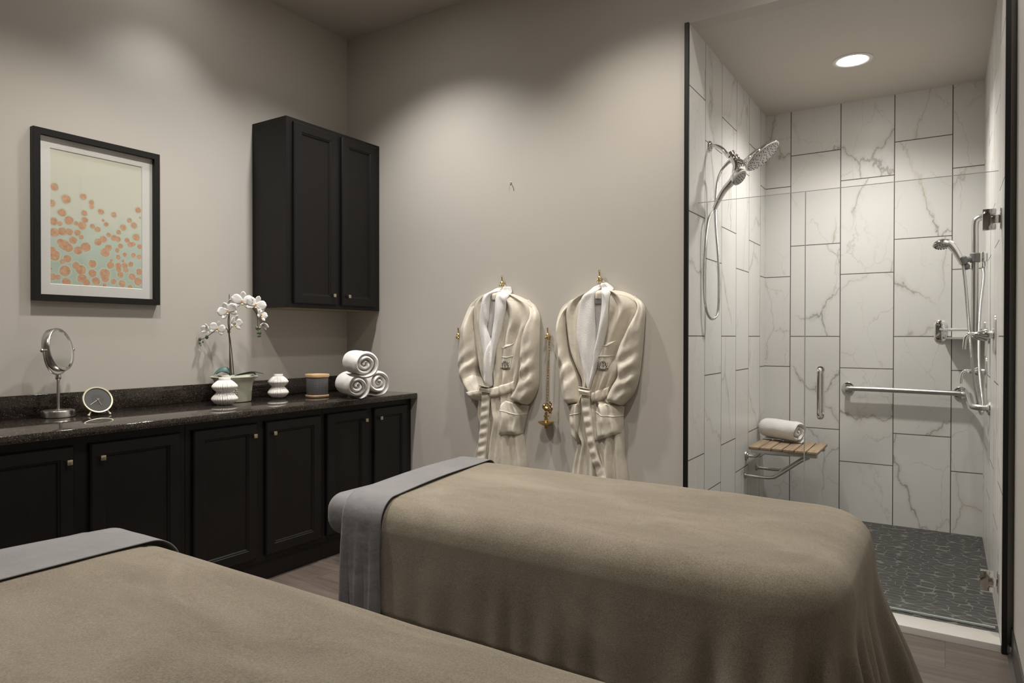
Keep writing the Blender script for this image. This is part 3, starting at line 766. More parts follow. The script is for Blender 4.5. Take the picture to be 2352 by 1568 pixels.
def vmirror():
    c = at(134, 957, 2, .9202); e = empty('vanity_mirror', c, 'round brushed nickel tabletop mirror on a slim stand', 'mirror')
    b = MB(); b.lathe([(.064, 0), (.068, .002), (.068, .029), (.066, .032), (.016, .0325), (.009, .036)], c, seg=64); b.build('base', M['steel'], e)
    b = MB(); b.tube([c + V((0, 0, .024)), c + V((0, 0, .19))], .0075, 20, smooth=0); b.lathe([(.009, .175), (.0125, .18), (.0125, .192), (.008, .199)], c, seg=24); b.build('pole', M['steel'], e)
    depth = (c - V((0, 0, EYE))).dot(Fw); k = depth / FPX
    hc = c + V((0, 0, .0)) ; hc = V((c.x, c.y, .9202 + .197 + .116))
    R = .102
    toc = (V((0, 0, EYE)) - hc).normalized()
    rgt = V((0, 0, 1)).cross(toc).normalized(); nrm = (toc * math.cos(math.radians(62)) + rgt * math.sin(math.radians(62)) + V((0, 0, .16))).normalized()
    side = nrm.cross(V((0, 0, 1))).normalized() * -1
    upv = side.cross(nrm) * -1
    if upv.z < 0: upv = -upv
    # yoke: half ring below, in the plane of side and up, ends at the pivots
    yk = MB(); pts = []
    for i in range(25): a = PI + PI * i / 24; pts.append(hc + side * math.cos(a) * (R + .012) + V((0, 0, 1)) * math.sin(a) * (R + .012))
    yk.tube(pts, .0042, 10, smooth=0)
    for s_ in (-1, 1): yk.tube([hc + side * s_ * (R - .002), hc + side * s_ * (R + .024)], .006, 14, smooth=0); yk.ball(hc + side * s_ * (R + .026), .0085)
    yk.build('yoke', M['steel'], e)
    b = MB(); b.lathe([(R - .010, .016), (R - .003, .018), (R, .014), (R, -.014), (R - .003, -.018), (R - .010, -.016)], hc, nrm, 72, caps=False); b.build('rim', M['steel'], e)
    b = MB(); b.lathe([(.001, .0125), (R - .016, .013), (R - .0105, .0158)], hc, nrm, 72, caps=False); b.lathe([(R - .0105, -.0158), (R - .016, -.013), (.001, -.0125)], hc, nrm, 72, caps=False)
    b.build('mirror_glass', M['mirror'], e, angle=20)
vmirror()

def clock():
    c = V((-3.405, 1.632, .9202)); e = empty('alarm_clock', c, 'small round olive bronze desk clock with a charcoal face beside the mirror', 'clock')
    hc = c + V((0, 0, .074)); R = .063
    toc = (V((0, 0, EYE)) - hc); toc.z = 0; toc.normalize()
    rgt = V((0, 0, 1)).cross(toc).normalized(); n = (toc * .93 + rgt * .36).normalized(); n = (n * math.cos(math.radians(24)) + V((0, 0, 1)) * math.sin(math.radians(24))).normalized()
    side = V((0, 0, 1)).cross(n).normalized(); up = n.cross(side)
    b = MB(); b.lathe([(.02, -.052), (R - .014, -.05), (R - .003, -.040), (R, -.025), (R, .0)], hc, n, 64); b.build('body', M['clockbody'], e)
    b = MB(); b.lathe([(R, -.001), (R + .003, .002), (R + .002, .006), (R - .004, .005), (R - .005, .001)], hc, n, 64, caps=False); b.build('bezel', M['ivory'], e)
    b = MB(); f0 = hc + n * .0012
    b.lathe([(R - .004, 0), (.001, .0001)], f0, n, 64, mi=0)
    def bar(a, r0, r1, w0, w1, z, mi):
        d = side * math.sin(a) + up * math.cos(a); t = n.cross(d)
        vs = [b.b.verts.new(f0 + n * z + d * r0 + t * w0), b.b.verts.new(f0 + n * z + d * r1 + t * w1), b.b.verts.new(f0 + n * z + d * r1 - t * w1), b.b.verts.new(f0 + n * z + d * r0 - t * w0)]
        b.cap(vs, mi)
    for k in range(60): bar(2 * PI * k / 60, R * .42, R * .86, .0001, .0003, .0004, 1)
    b.build('dial', [M['clockface'], mat('dial ticks', (.22, .22, .21), .5)], e, angle=20)
    for nm_, a, L in (('hour_hand', math.radians(158), .030), ('minute_hand', math.radians(237), .043)):
        b = MB(); d = side * math.sin(a) * 1 + up * math.cos(a); b.tube([f0 + n * .002 - d * .008, f0 + n * .002 + d * L], .0011, 8, smooth=0); b.ball(f0 + n * .002, .003); b.build(nm_, M['ivory'], e)
    for s_ in (-1, 1):
        b = MB(); p = hc - up * (R - .004) * .92 + side * s_ * .036 - n * .006; q = V((p.x, p.y, .9202 + .006)) + side * s_ * .010 + n * .004; q.z = .9202 + .006
        b.tube([p, q], .004, 10, smooth=0); b.ball(q, .0062, (1, 1, .96)); b.build('foot', M['ivory'], e)
clock()

# ------------------------------------------------------------------ orchid
def orchid():
    c = at(538, 921, 2, .9202); e = empty('potted_orchid', c, 'white artificial orchid in a sage green flared pot on the counter', 'potted plant')
    D = (c - V((0, 0, EYE))).dot(Fw); k = D / FPX
    def pt(x, y, off=0):  # point in the plane facing the room through the pot, off = towards the viewer
        r = Fw + Rt * ((x - CX) / FPX) - Up * ((y - CY) / FPX)
        return V((0, 0, EYE)) + r * ((D - off) / r.dot(Fw))
    b = MB(); H = .150
    b.lathe([(.088, 0), (.092, .002), (.094, .012), (.098, .07), (.103, .105), (.113, .128), (.129, .141), (.131, .1445), (.128, .147), (.118, .143), (.100, .12), (.088, .10), (.001, .10)], c, seg=72)
    # embossed medallion facing the room
    dirn = (V((0, 0, EYE)) - c); dirn.z = 0; dirn.normalize(); dirn = Matrix.Rotation(math.radians(-6), 3, 'Z') @ dirn
    mc = c + dirn * .096 + V((0, 0, .062)); tg = V((-dirn.y, dirn.x, 0))
    for i in range(14):
        a = 2 * PI * i / 14; b.ball(mc + tg * math.cos(a) * .024 + V((0, 0, 1)) * math.sin(a) * .026, .006, seg=8)
    b.ball(mc, .014, (1, 1, .6), seg=10)
    b.build('pot', M['green'], e, angle=50)
    b = MB(); b.lathe([(.1, .112), (.05, .118), (.001, .121)], c, seg=40); b.build('moss', M['stem'], e)
    main = [(530, 858, 0), (528, 800, 0), (526, 760, .01), (524, 735, .01), (530, 706, .0), (545, 697, 0), (566, 696, .01), (580, 708, .01), (590, 722, 0), (592, 745, 0), (593, 765, 0)]
    st = [('stem', [pt(*p) for p in main], .0022), ('stem', [pt(532, 860, .01), pt(528, 800, .005), pt(525, 764, .005), pt(520, 755, .01), pt(512, 752, .01), pt(500, 754, .02), pt(490, 762, .03), pt(478, 771, .03), pt(466, 778, .03), pt(459, 781, .03)], .0020),
          ('stem', [pt(537, 861, -.01), pt(533, 815, -.005), pt(529, 780, 0), pt(527, 762, 0), pt(533, 748, 0), pt(538, 742, 0)], .0020)]
    for nm_, pts, r in st: b = MB(); b.tube(pts, lambda t, r=r: r * (1.5 - .8 * t), 8); b.build(nm_, M['stem'], e)
    b = MB(); b.tube([pt(527.5, 862, -.012), pt(526.5, 676, -.012)], .0022, 8, smooth=0); b.build('stake', M['stem'], e)
    b = MB()
    for s in range(3): b.lathe([(.008, 0), (.0095, .0015), (.008, .003)], pt(525.5, 764, 0) + V((0, 0, .003 * s)), (.1 * s, .1, 1), 16, caps=False)
    b.build('tie', M['bud'], e)
    def petal(b, o, out, nrm, L, W, cup=.25, mi=0):
        out = V(out).normalized(); t = nrm.cross(out).normalized(); nu, nv = 9, 7; P = []
        for i in range(nu):
            s = i / (nu - 1); wd = W * (math.sin(PI * min(1, s * .96 + .04)) ** .6) * (.55 + .45 * s) if s < .999 else W * .05
            P.append([o + out * (L * s) + t * (wd * (j / (nv - 1) * 2 - 1)) + nrm * (cup * L * (s * s * .6 - .25 * (j / (nv - 1) * 2 - 1) ** 2 * s) + .001 + .05 * L * noise.noise(V((s * 2, j * .5, L * 300)))) for j in range(nv)])
        b.grid(P, mi=mi)
    def flower(p, face, roll, sc, closed=0.0):
        face = V(face).normalized(); upv = V((0, 0, 1)); sx = upv.cross(face).normalized(); uy = face.cross(sx)
        rot = lambda a: sx * math.sin(a) + uy * math.cos(a)
        b = MB(); cp = .25 + closed
        for a in (roll, roll + 2.15, roll - 2.15): petal(b, p - face * .002, rot(a) + face * closed * .8, face, .034 * sc, .0125 * sc, cp)
        for a in (roll + 1.28, roll - 1.28): petal(b, p + face * .001, rot(a) + face * closed * .8, face, .037 * sc, .0215 * sc, cp * .8)
        o = b.build('flower', M['petal'], e, angle=180); md = o.modifiers.new('t', 'SOLIDIFY'); md.thickness = .0008
        b = MB(); b.ball(p + face * .005 - uy * .003 * sc, .0034 * sc, (1, 1, 1.3), mi=0, seg=10); b.ball(p + face * .008 - uy * .010 * sc, .0036 * sc, (1.2, 1.2, 1), mi=1, seg=10)
        b.ball(p + face * .005 + uy * .003 * sc, .0028 * sc, mi=1, seg=8); b.build('lip', [M['lip'], M['lip2']], o, angle=180)
    tc = -Fw; R_ = Rt
    F_ = [(557, 692, .02, tc + R_ * .15, .1, 1.45, 0), (534, 690, -.01, tc * .2 - R_ * .5 + V((0, 0, .8)), .6, .95, .1), (588, 700, .01, tc + R_ * .2, .35, 1.35, 0), (523, 714, .03, tc + R_ * .25 + V((0, 0, -.1)), -.4, 1.3, .05),
          (539, 742, -.02, R_ * 1.0 + tc * .25, .2, 1.2, .15), (500, 755, .03, tc - R_ * .1, .25, 1.15, 0), (476, 757, .03, tc - R_ * .5, .1, .85, .3), (599, 723, .0, R_ * 1.0 + tc * .35, .4, 1.0, .15), (604, 745, .0, tc * .6 + R_ * .4 + V((0, 0, -.5)), .3, .7, .7)]
    for x, y, o, f, r, s, cl in F_: flower(pt(x, y, o), f, r, s * 1.2, cl)
    for x, y, s in ((475, 774, 5), (459, 779, 4.6), (466, 785, 2.6), (459, 788, 3), (461, 793, 1.8), (590, 753, 4.6), (596, 753, 4), (597, 764, 4.6), (592, 764, 3.2), (593, 772, 2.8), (597, 771, 3.4)):
        b = MB(); b.ball(pt(x, y, .02 if x < 500 else 0), s * k * .75, (1, 1, 1.3), seg=10); b.build('bud', M['bud'], e)
    def leaf(pts, W, mm, tw=0):
        P = []; q, _ = crom([V(p) for p in pts], 6); n = len(q)
        for i, p in enumerate(q):
            s = i / (n - 1); t = (q[min(i + 1, n - 1)] - q[max(i - 1, 0)]).normalized(); sd = (t.cross(V((0, 0, 1)))).normalized(); up = sd.cross(t)
            sd = (sd * math.cos(tw) + up * math.sin(tw)).normalized(); wd = W * math.sin(PI * (s * .9 + .1)) ** .55 if s < .99 else .001
            P.append([p + sd * wd * (j / 3 - 1) + up * (.35 * wd * abs(j / 3 - 1)) for j in range(7)])
        b = MB(); b.grid(P); o = b.build('leaf', mm, e, angle=180); md = o.modifiers.new('t', 'SOLIDIFY'); md.thickness = .0012
    leaf([pt(533, 862, 0), pt(520, 851, .02), pt(506, 852, .03), pt(491, 861, .035)], .024, M['leaf2'], .5)
    leaf([pt(531, 862, -.02), pt(519, 854, -.02), pt(506, 855, -.04), pt(496, 860, -.05)], .022, M['leaf2'], .4)
    leaf([pt(546, 862, 0), pt(566, 858, .02), pt(585, 855, .03), pt(606, 858, .04)], .017, M['leaf'], .1)
    leaf([pt(540, 862, -.01), pt(560, 860, -.05), pt(580, 857, -.09), pt(588, 861, -.1)], .018, M['leaf'], .2)
orchid()

# ------------------------------------------------------------------ robes
YW = YR - .001
def ZC(p, y=3.395):  # crop coordinates of the robe study -> wall-parallel plane
    q = at(1000 + p[0] / 3.0154, 600 + p[1] / 3.0154, 1, y); return q.x, q.z
class Surf:
    def __init__(s): s.tr = []
    def add(s, bm): s.tr.append(BVHTree.FromBMesh(bm))
    def y(s, x, z, default):
        best = None
        for t in s.tr:
            h = t.ray_cast(V((x, 2.5, z)), V((0, 1, 0)))
            if h[0] is not None and (best is None or h[0].y < best): best = h[0].y
        return default if best is None else best
def loft(L, R, yb, dep, fold=None, nu=44, nv=26, pw=.5, on=None, off=.0, flatback=True, zplane=3.395, taper=(.12, .12), flat=0):
    """closed padded strip between two outlines. yb = back plane (or ride on surface `on`)"""
    l = smooth_curve([ZC(p, zplane) for p in L], nu); r = smooth_curve([ZC(p, zplane) for p in R], nu)
    b = MB(); P = []
    ys = None
    for i in range(nu):
        v = i / (nu - 1); tp = 1
        if taper[0]: tp *= sst(-.02, taper[0], v) * .85 + .15
        if taper[1]: tp *= sst(-.02, taper[1], 1 - v) * .85 + .15
        row = []; back = []
        for j in range(nv):
            s = j / (nv - 1); x = l[i][0] + (r[i][0] - l[i][0]) * s; z = l[i][1] + (r[i][1] - l[i][1]) * s
            pr = max(0, 1 - abs(2 * s - 1) ** 2.4) ** pw
            y_back = yb if on is None else on.y(x, z, yb) - off
            d = dep * tp * pr
            fd = fold(s, v, x, z) * min(1, pr * 1.5) if fold else 0
            row.append(V((x, y_back - d - fd - .0005, z)))
            back.append(V((x, (yb if on is None else y_back + .002), z)))
        P.append(row + back[::-1])
    if on is not None and flat:
        ys = [min(p.y for p in row[:nv]) for row in P]
        for _ in range(flat): ys = [(ys[max(i - 1, 0)] + ys[i] * 2 + ys[min(i + 1, nu - 1)]) / 4 for i in range(nu)]
        for i, row in enumerate(P):
            v = i / (nu - 1)
            for j in range(nv):
                s = j / (nv - 1); pr = max(0, 1 - abs(2 * s - 1) ** 2.4) ** pw
                row[j].y = ys[i] + dep * (1 - pr) - (fold(s, v, 0, 0) if fold else 0) * pr
                row[2 * nv - 1 - j].y = ys[i] + dep + .001
    elif on is not None:  # smooth the riding height along the strip
        for _ in range(2):
            Q = [[p.copy() for p in row] for row in P]
            for i in range(1, nu - 1):
                for j in range(len(P[0])): P[i][j].y = (Q[i - 1][j].y + Q[i][j].y * 2 + Q[i + 1][j].y) / 4
    g = b.grid(P, closev=True); b.cap(g[0][::-1]); b.cap(g[-1])
    return b
def nz(a, b_, c_=0): return noise.noise(V((a, b_, c_)))
def stroke(b, pts, w, on, off, cyc=False, th=.0006):
    """flat thread stroke on the surface through plane points (x, z)"""
    n = len(pts)
    ring = []
    for i, p in enumerate(pts):
        a = pts[max(i - 1, 0)]; c = pts[min(i + 1, n - 1)]; dx, dz = c[0] - a[0], c[1] - a[1]; L = math.hypot(dx, dz) or 1
        nx, nz_ = -dz / L * w / 2, dx / L * w / 2; y = on.y(p[0], p[1], YW - .08) - off
        ring.append([V((p[0] + nx, y, p[1] + nz_)), V((p[0] - nx, y, p[1] - nz_))])
    b.grid(ring)
def emblem(e, cx, cz, sc, on, tilt):
    b = MB(); ct, st_ = math.cos(tilt), math.sin(tilt)
    def T(p): return (cx + sc * (p[0] * ct - p[1] * st_), cz + sc * (p[0] * st_ + p[1] * ct))
    def S_(pts, w=.07): stroke(b, [T(p) for p in pts], w * .62 * sc, on, .0012)
    # crown
    S_([(-.16, .30), (-.13, .26), (0, .235), (.13, .26), (.16, .30)], .05); S_([(0, .25), (0, .37)], .05); S_([(-.08, .26), (-.11, .33)], .035); S_([(.08, .26), (.11, .33)], .035); S_([(-.14, .235), (.14, .235)], .035)
    # shield
    S_([(-.13, .18), (-.13, -.02), (-.09, -.14), (0, -.2), (.09, -.14), (.13, -.02), (.13, .18), (-.13, .18)], .035)
    S_([(-.06, .13), (.06, .13), (-.05, -.02), (.07, -.02)], .05); S_([(-.06, -.08), (.06, -.08)], .05); S_([(0, .1), (0, -.12)], .04)
    # two rampant supporters
    for s in (-1, 1):
        S_([(s * .20, .20), (s * .25, .12), (s * .23, 0), (s * .28, -.12), (s * .22, -.2)], .07)
        S_([(s * .22, .14), (s * .16, .10)], .035); S_([(s * .24, .05), (s * .16, .0)], .035); S_([(s * .31, -.10), (s * .36, .02), (s * .33, .14), (s * .38, .22)], .035)
        S_([(s * .20, .23), (s * .24, .25)], .05); S_([(s * .27, -.05), (s * .33, -.12)], .04)
    # ribbon
    S_([(-.40, -.30), (-.30, -.24), (-.20, -.30), (-.08, -.33), (.08, -.33), (.20, -.30), (.30, -.24), (.40, -.30)], .06)
    S_([(-.26, -.36), (-.14, -.40), (0, -.385), (.14, -.40), (.26, -.36)], .035)
    o = b.build('emblem', M['thread'], e, smooth=False); md = o.modifiers.new('t', 'SOLIDIFY'); md.thickness = .0007
    o['label'] = 'small black embroidered crest'

def robe(label, top, data, seed):
    e = empty('bathrobe', (*[ZC(top)[0]], YR, ZC(top)[1]), label, 'bathrobe', 'cream bathrobes hanging on the wall')
    S0 = Surf()
    def bodyfold(s, v, x, z):
        up = 1 - sst(.33, .45, v)
        f = .013 * (math.sin(s * 34 + seed + v * 3) * .75 + nz(s * 12, v * 2.2, seed)) * up
        dn = sst(.40, .5, v)
        f += dn * (.012 * math.sin(s * 26 + seed * 2 + 1.5 * nz(s * 2, v * 2, seed)) + .006 * math.sin(s * 47 + seed))
        f += .012 * nz(s * 3, v * 4, seed + 5) * math.exp(-((v - .38) / .06) ** 2)
        return f
    b = loft(*data['body'], YW, .075, bodyfold, 90, 80, .42, taper=(.06, 0)); S0.add(b.b); b.build('body', M['robe'], e, angle=180)
    for key, ph in (('sleeve_l', 0), ('sleeve_r', 2.2)):
        def sf(s, v, x, z, ph=ph):
            w = math.exp(-((v - .66) / .16) ** 2)
            return .010 * w * math.sin(v * 42 + s * 7 + ph) * (.4 + s) + .007 * nz(s * 4, v * 5, seed + ph) + .005 * math.sin(s * 11 + v * 3 + ph)
        b = loft(*data[key], YW - .006, .094, sf, 70, 30, .5, taper=(.34, .05)); S0.add(b.b)
        b.build('sleeve', M['robe2'], e, angle=180)
    # lining in the neck opening, and the cream yoke at the back of the neck
    b = loft(*data['lining'], YW, .004, None, 20, 10, .5, on=S0, off=.0008, taper=(0, 0)); b.build('lining', M['lining'], e, angle=180)
    b = loft(*data['yoke'], YW, .006, None, 10, 10, .5, on=S0, off=.003, taper=(0, 0)); b.build('neck_yoke', M['robe2'], e, angle=180)
    if 'label' in data:
        b = loft(*data['label'], YW, .001, None, 8, 8, .5, on=S0, off=.0065, taper=(0, 0)); b.build('neck_label', M['label'], e, angle=180)['label'] = 'dark woven neck label'
    for key in ('collar_l', 'collar_r'):
        b = loft(*data[key], YW, .024, lambda s, v, x, z: .004 * nz(s * 2, v * 6, seed), 60, 14, .5, on=S0, off=.004 if key == 'collar_l' else .009, taper=(0, .05))
        S0.add(b.b); b.build('collar', M['terry'], e, angle=180)['label'] = 'white terry shawl collar'
    S1 = Surf(); S1.tr = list(S0.tr)
    # pockets
    for key in ('pocket_l', 'pocket_r'):
        L, R = data[key]
        b = loft(L, R, YW, .022, lambda s, v, x, z: .010 * nz(s * 2.5, v * 3, seed + 9) * sst(.25, .5, v), 34, 24, .4, on=S0, off=.006, taper=(0, .1)); S1.add(b.b); b.build('pocket', M['robe2'], e, angle=180)
    for key in ('chest_pocket',):
        L, R = data[key]; b = loft(L, R, YW, .003, None, 14, 12, .4, on=S0, off=.0012, taper=(0, 0)); S1.add(b.b); b.build('chest_pocket', M['robe2'], e, angle=180)
    # piping on pocket folds and chest pocket
    for pts in data['piping']:
        q = smooth_curve([ZC(p) for p in pts], 24); b = MB(); b.tube([V((x, S1.y(x, z, YW - .09) - .001, z)) for x, z in q], .0022, 8, smooth=0); b.build('piping', M['pipe'], e, angle=180)['label'] = 'white corded edge'
    # belt
    for i, (L, R) in enumerate(data['belt']):
        b = loft(L, R, YW, .014, lambda s, v, x, z: .0035 * math.sin(v * 60 + s * 3) * (i == 0) + .003 * nz(v * 9, s * 2, seed), 60, 12, .3, on=S1, off=.003, taper=(0, 0), flat=8); 
        S1.add(b.b); b.build('belt', M['robe2'], e, angle=180)
    for pts in data['beltedge']:
        q = smooth_curve([ZC(p) for p in pts], 40); b = MB(); b.tube([V((x, S1.y(x, z, YW - .10) - .0008, z)) for x, z in q], .0021, 8, smooth=0); b.build('belt_piping', M['pipe'], e, angle=180)
    for pts in data['seams']:
        q = [(x, S0.y(x, z, 9), z) for x, z in smooth_curve([ZC(p) for p in pts], 40)]; q = [p for p in q if p[1] < YW - .02]
        q = [p for i, p in enumerate(q) if i == 0 or abs(p[1] - q[i - 1][1]) < .012]
        if len(q) < 6: continue
        b = MB(); b.tube([V((x, y + .0003, z)) for x, y, z in q], .0009, 6, smooth=0); b.build('seam', M['seam'], e, angle=180)
    ex, ez = ZC(data['emblem'][0]); emblem(e, ex, ez, data['emblem'][1], S1, data['emblem'][2])
    # hanging loop up to the hook
    tx, tz = ZC(data['loop']); b = MB()
    b.tube([V((tx - .012, YW - .03, tz - .035)), V((tx - .004, YW - .035, tz)), V((tx + .004, YW - .035, tz)), V((tx + .012, YW - .03, tz - .035))], .003, 8); b.build('hanging_loop', M['robe2'], e)
    return e
A = dict(
    body=([(400, 205), (300, 232), (228, 290), (212, 380), (240, 520), (262, 640), (282, 760), (318, 860), (296, 950), (285, 1060), (298, 1140), (275, 1250), (243, 1370), (205, 1560), (190, 1700)],
          [(440, 200), (560, 245), (655, 305), (672, 400), (622, 490), (590, 620), (575, 740), (548, 860), (560, 960), (592, 1060), (575, 1160), (580, 1250), (595, 1360), (612, 1560), (622, 1700)]),
    sleeve_l=([(262, 262), (222, 285), (202, 330), (188, 400), (170, 490), (154, 600), (147, 700), (152, 790), (180, 862), (215, 915), (250, 968)],
              [(290, 262), (262, 330), (250, 400), (257, 490), (270, 600), (273, 690), (264, 760), (288, 820), (318, 868), (332, 905), (335, 950)]),
    sleeve_r=([(600, 268), (622, 330), (632, 400), (606, 465), (584, 560), (577, 660), (574, 750), (560, 830), (545, 880), (515, 928), (506, 962)],
              [(612, 262), (662, 318), (690, 378), (690, 480), (688, 580), (686, 680), (686, 780), (681, 870), (661, 930), (632, 978), (606, 1003)]),
    lining=([(400, 240), (388, 300), (383, 380), (376, 450), (385, 520)], [(436, 240), (430, 300), (424, 380), (414, 450), (402, 530)]),
    yoke=([(412, 200), (400, 225), (396, 268)], [(450, 190), (442, 225), (430, 272)]),
    collar_l=([(470, 170), (420, 172), (365, 195), (336, 250), (318, 330), (311, 420), (316, 520), (334, 620), (354, 690), (367, 770), (372, 870)],
              [(476, 205), (440, 205), (405, 222), (390, 260), (386, 330), (385, 400), (374, 455), (390, 520), (402, 590), (402, 700), (402, 870)]),
    collar_r=([(455, 172), (446, 205), (436, 250), (428, 320), (420, 400), (408, 470), (398, 540), (385, 620), (372, 700), (368, 790), (371, 868)],
              [(487, 172), (498, 205), (507, 240), (497, 320), (482, 400), (468, 475), (447, 570), (430, 660), (412, 750), (404, 810), (402, 866)]),
    pocket_l=([(240, 905), (262, 972), (275, 1060), (300, 1140)], [(330, 885), (333, 942), (330, 1060), (328, 1150)]),
    pocket_r=([(488, 962), (462, 1018), (450, 1110), (445, 1195)], [(616, 1004), (602, 1064), (588, 1130), (574, 1200)]),
    chest_pocket=([(463, 592), (461, 630), (458, 680), (456, 740)], [(543, 566), (541, 620), (530, 680), (518, 745)]),
    piping=[[(262, 973), (300, 950), (333, 943)], [(462, 1018), (530, 1048), (602, 1064)], [(463, 595), (480, 600), (515, 585), (543, 566)], [(460, 661), (500, 664), (536, 655)]],
    belt=[([(336, 868), (335, 960), (326, 1080), (316, 1200), (306, 1300), (300, 1380), (297, 1460)], [(399, 880), (392, 960), (384, 1080), (374, 1200), (364, 1300), (358, 1385), (354, 1465)]),
          ([(398, 876), (460, 858), (540, 828)], [(398, 938), (470, 925), (545, 886)]),
          ([(336, 852), (331, 872), (330, 895)], [(400, 862), (404, 882), (403, 908)])],
    beltedge=[[(393, 960), (385, 1080), (375, 1200), (365, 1300), (358, 1388)]],
    seams=[[(510, 268), (570, 272), (630, 300), (670, 350)]],
    emblem=((490, 716), .070, 0.05), loop=(462, 168))
B = dict(
    body=([(1105, 190), (1000, 225), (900, 275), (868, 345), (880, 450), (905, 600), (955, 740), (992, 830), (985, 920), (930, 1010), (915, 1100), (928, 1200), (958, 1270), (940, 1360), (918, 1480), (905, 1600), (895, 1740)],
          [(1170, 190), (1290, 210), (1370, 262), (1395, 330), (1330, 450), (1280, 560), (1245, 650), (1250, 760), (1200, 870), (1190, 950), (1262, 1020), (1272, 1120), (1280, 1220), (1285, 1360), (1300, 1480), (1312, 1600), (1320, 1740)]),
    sleeve_l=([(915, 262), (868, 300), (850, 345), (839, 430), (835, 550), (842, 680), (853, 790), (865, 900), (888, 1000)],
              [(940, 262), (915, 320), (886, 370), (882, 460), (890, 560), (915, 660), (955, 750), (978, 850), (985, 985)]),
    sleeve_r=([(1330, 250), (1372, 320), (1350, 400), (1298, 510), (1250, 610), (1236, 700), (1252, 780), (1215, 850), (1185, 915), (1168, 978)],
              [(1350, 235), (1405, 280), (1427, 335), (1422, 450), (1413, 570), (1402, 690), (1390, 790), (1368, 875), (1335, 940), (1275, 1003)]),
    lining=([(1112, 250), (1113, 330), (1114, 420), (1115, 500), (1112, 590)], [(1162, 250), (1158, 330), (1152, 420), (1144, 500), (1122, 590)]),
    yoke=([(1124, 188), (1114, 215), (1112, 262)], [(1148, 190), (1158, 220), (1162, 262)]),
    label=([(1116, 262), (1115, 298)], [(1160, 262), (1158, 298)]),
    collar_l=([(1160, 142), (1110, 152), (1055, 178), (1025, 230), (1008, 320), (994, 420), (990, 510), (1000, 600), (1018, 690), (1038, 780), (1052, 880)],
              [(1150, 182), (1134, 186), (1118, 200), (1110, 250), (1112, 330), (1113, 420), (1115, 510), (1113, 600), (1104, 690), (1090, 780), (1078, 885)]),
    collar_r=([(1122, 146), (1140, 190), (1156, 225), (1162, 270), (1157, 350), (1150, 430), (1138, 520), (1116, 620), (1103, 710), (1090, 790), (1076, 884)],
              [(1160, 142), (1190, 165), (1215, 195), (1217, 250), (1211, 340), (1203, 420), (1186, 500), (1162, 600), (1138, 700), (1112, 790), (1092, 880)]),
    pocket_l=([(885, 1000), (906, 1070), (918, 1150), (930, 1210)], [(1006, 982), (1008, 1048), (1003, 1150), (992, 1262)]),
    pocket_r=([(1148, 978), (1119, 1036), (1112, 1130), (1118, 1240)], [(1283, 1008), (1275, 1074), (1276, 1140), (1270, 1190)]),
    chest_pocket=([(1165, 582), (1148, 650), (1140, 690), (1128, 750)], [(1243, 550), (1226, 650), (1214, 700), (1192, 755)]),
    piping=[[(906, 1070), (960, 1058), (1008, 1048)], [(1119, 1036), (1190, 1066), (1275, 1074)], [(1165, 582), (1200, 582), (1243, 550)], [(1146, 657), (1190, 656), (1225, 652)]],
    belt=[([(1030, 880), (1030, 980), (1044, 1080), (1066, 1200), (1084, 1300), (1104, 1400), (1135, 1500), (1150, 1560)], [(1096, 900), (1090, 985), (1102, 1080), (1115, 1180), (1132, 1290), (1162, 1400), (1194, 1510), (1208, 1565)]),
          ([(1094, 908), (1140, 890), (1200, 866)], [(1096, 972), (1150, 960), (1192, 934)]),
          ([(1014, 862), (1018, 885), (1026, 915)], [(1096, 880), (1099, 900), (1100, 925)])],
    beltedge=[[(1091, 985), (1103, 1080), (1116, 1180), (1133, 1290), (1163, 1400), (1193, 1505)]],
    seams=[[(1225, 230), (1300, 238), (1360, 275), (1390, 315)], [(885, 290), (940, 258), (1010, 240)]],
    emblem=((1166, 718), .068, 0.0), loop=(1146, 140))
robe('left one of the two cream bathrobes, white collar, between two brass hooks', (450, 180), A, 1.0)
robe('right one of the two cream bathrobes, nearer the shower, grey neck label showing', (1150, 150), B, 4.0)

# ------------------------------------------------------------------ hooks and hanging brass lamp
def hook(px_, py_, label):
    p = at(px_, py_, 1, YR - .02); x, z = p.x, p.z
    e = empty('wall_hook', (x, YR, z - .03), label, 'hook', 'brass figure hooks on the robe wall')
    b = MB()
    b.tube([V((x + .001, YR - .014, z - .032)), V((x + .001, YR - .018, z - .010)), V((x + .003, YR - .022, z + .002))], lambda t: .0038 + .0034 * t ** 2, 12)
    b.tube([V((x, YR - .010, z - .034)), V((x - .005, YR - .012, z - .008)), V((x - .006, YR - .013, z + .001))], .0022, 8)
    b.build('upright', M['brass'], e)
    b = MB(); b.ball((x + .003, YR - .016, z - .042), .0115, (.9, 1.2, 1.35), rot=Matrix.Rotation(-.5, 3, 'Y')); b.ball((x - .007, YR - .020, z - .056), .0085, (1, 1.1, 1)); b.ball((x - .012, YR - .024, z - .060), .0045)
    b.tube([V((x + .008, YR - .001, z - .046)), V((x + .006, YR - .014, z - .046))], .006, 12, smooth=0)
    b.build('figure', M['brass'], e)
    b = MB(); b.tube([V((x + .004, YR - .018, z - .050)), V((x + .010, YR - .030, z - .066)), V((x + .016, YR - .042, z - .066)), V((x + .018, YR - .048, z - .052))], lambda t: .0042 - .0012 * t, 10); b.ball((x + .018, YR - .048, z - .050), .005)
    b.build('prong', M['brass'], e)
hook(1152, 634, 'ornate brass hook holding the left bathrobe')
hook(1376, 621, 'ornate brass hook holding the right bathrobe')
hook(1257, 753, 'ornate brass hook holding the chain between the two bathrobes')
hook(1052, 754, 'ornate brass hook half hidden behind the left sleeve of the left bathrobe')
p = at(1173, 421, 1, YR - .01); b = MB()
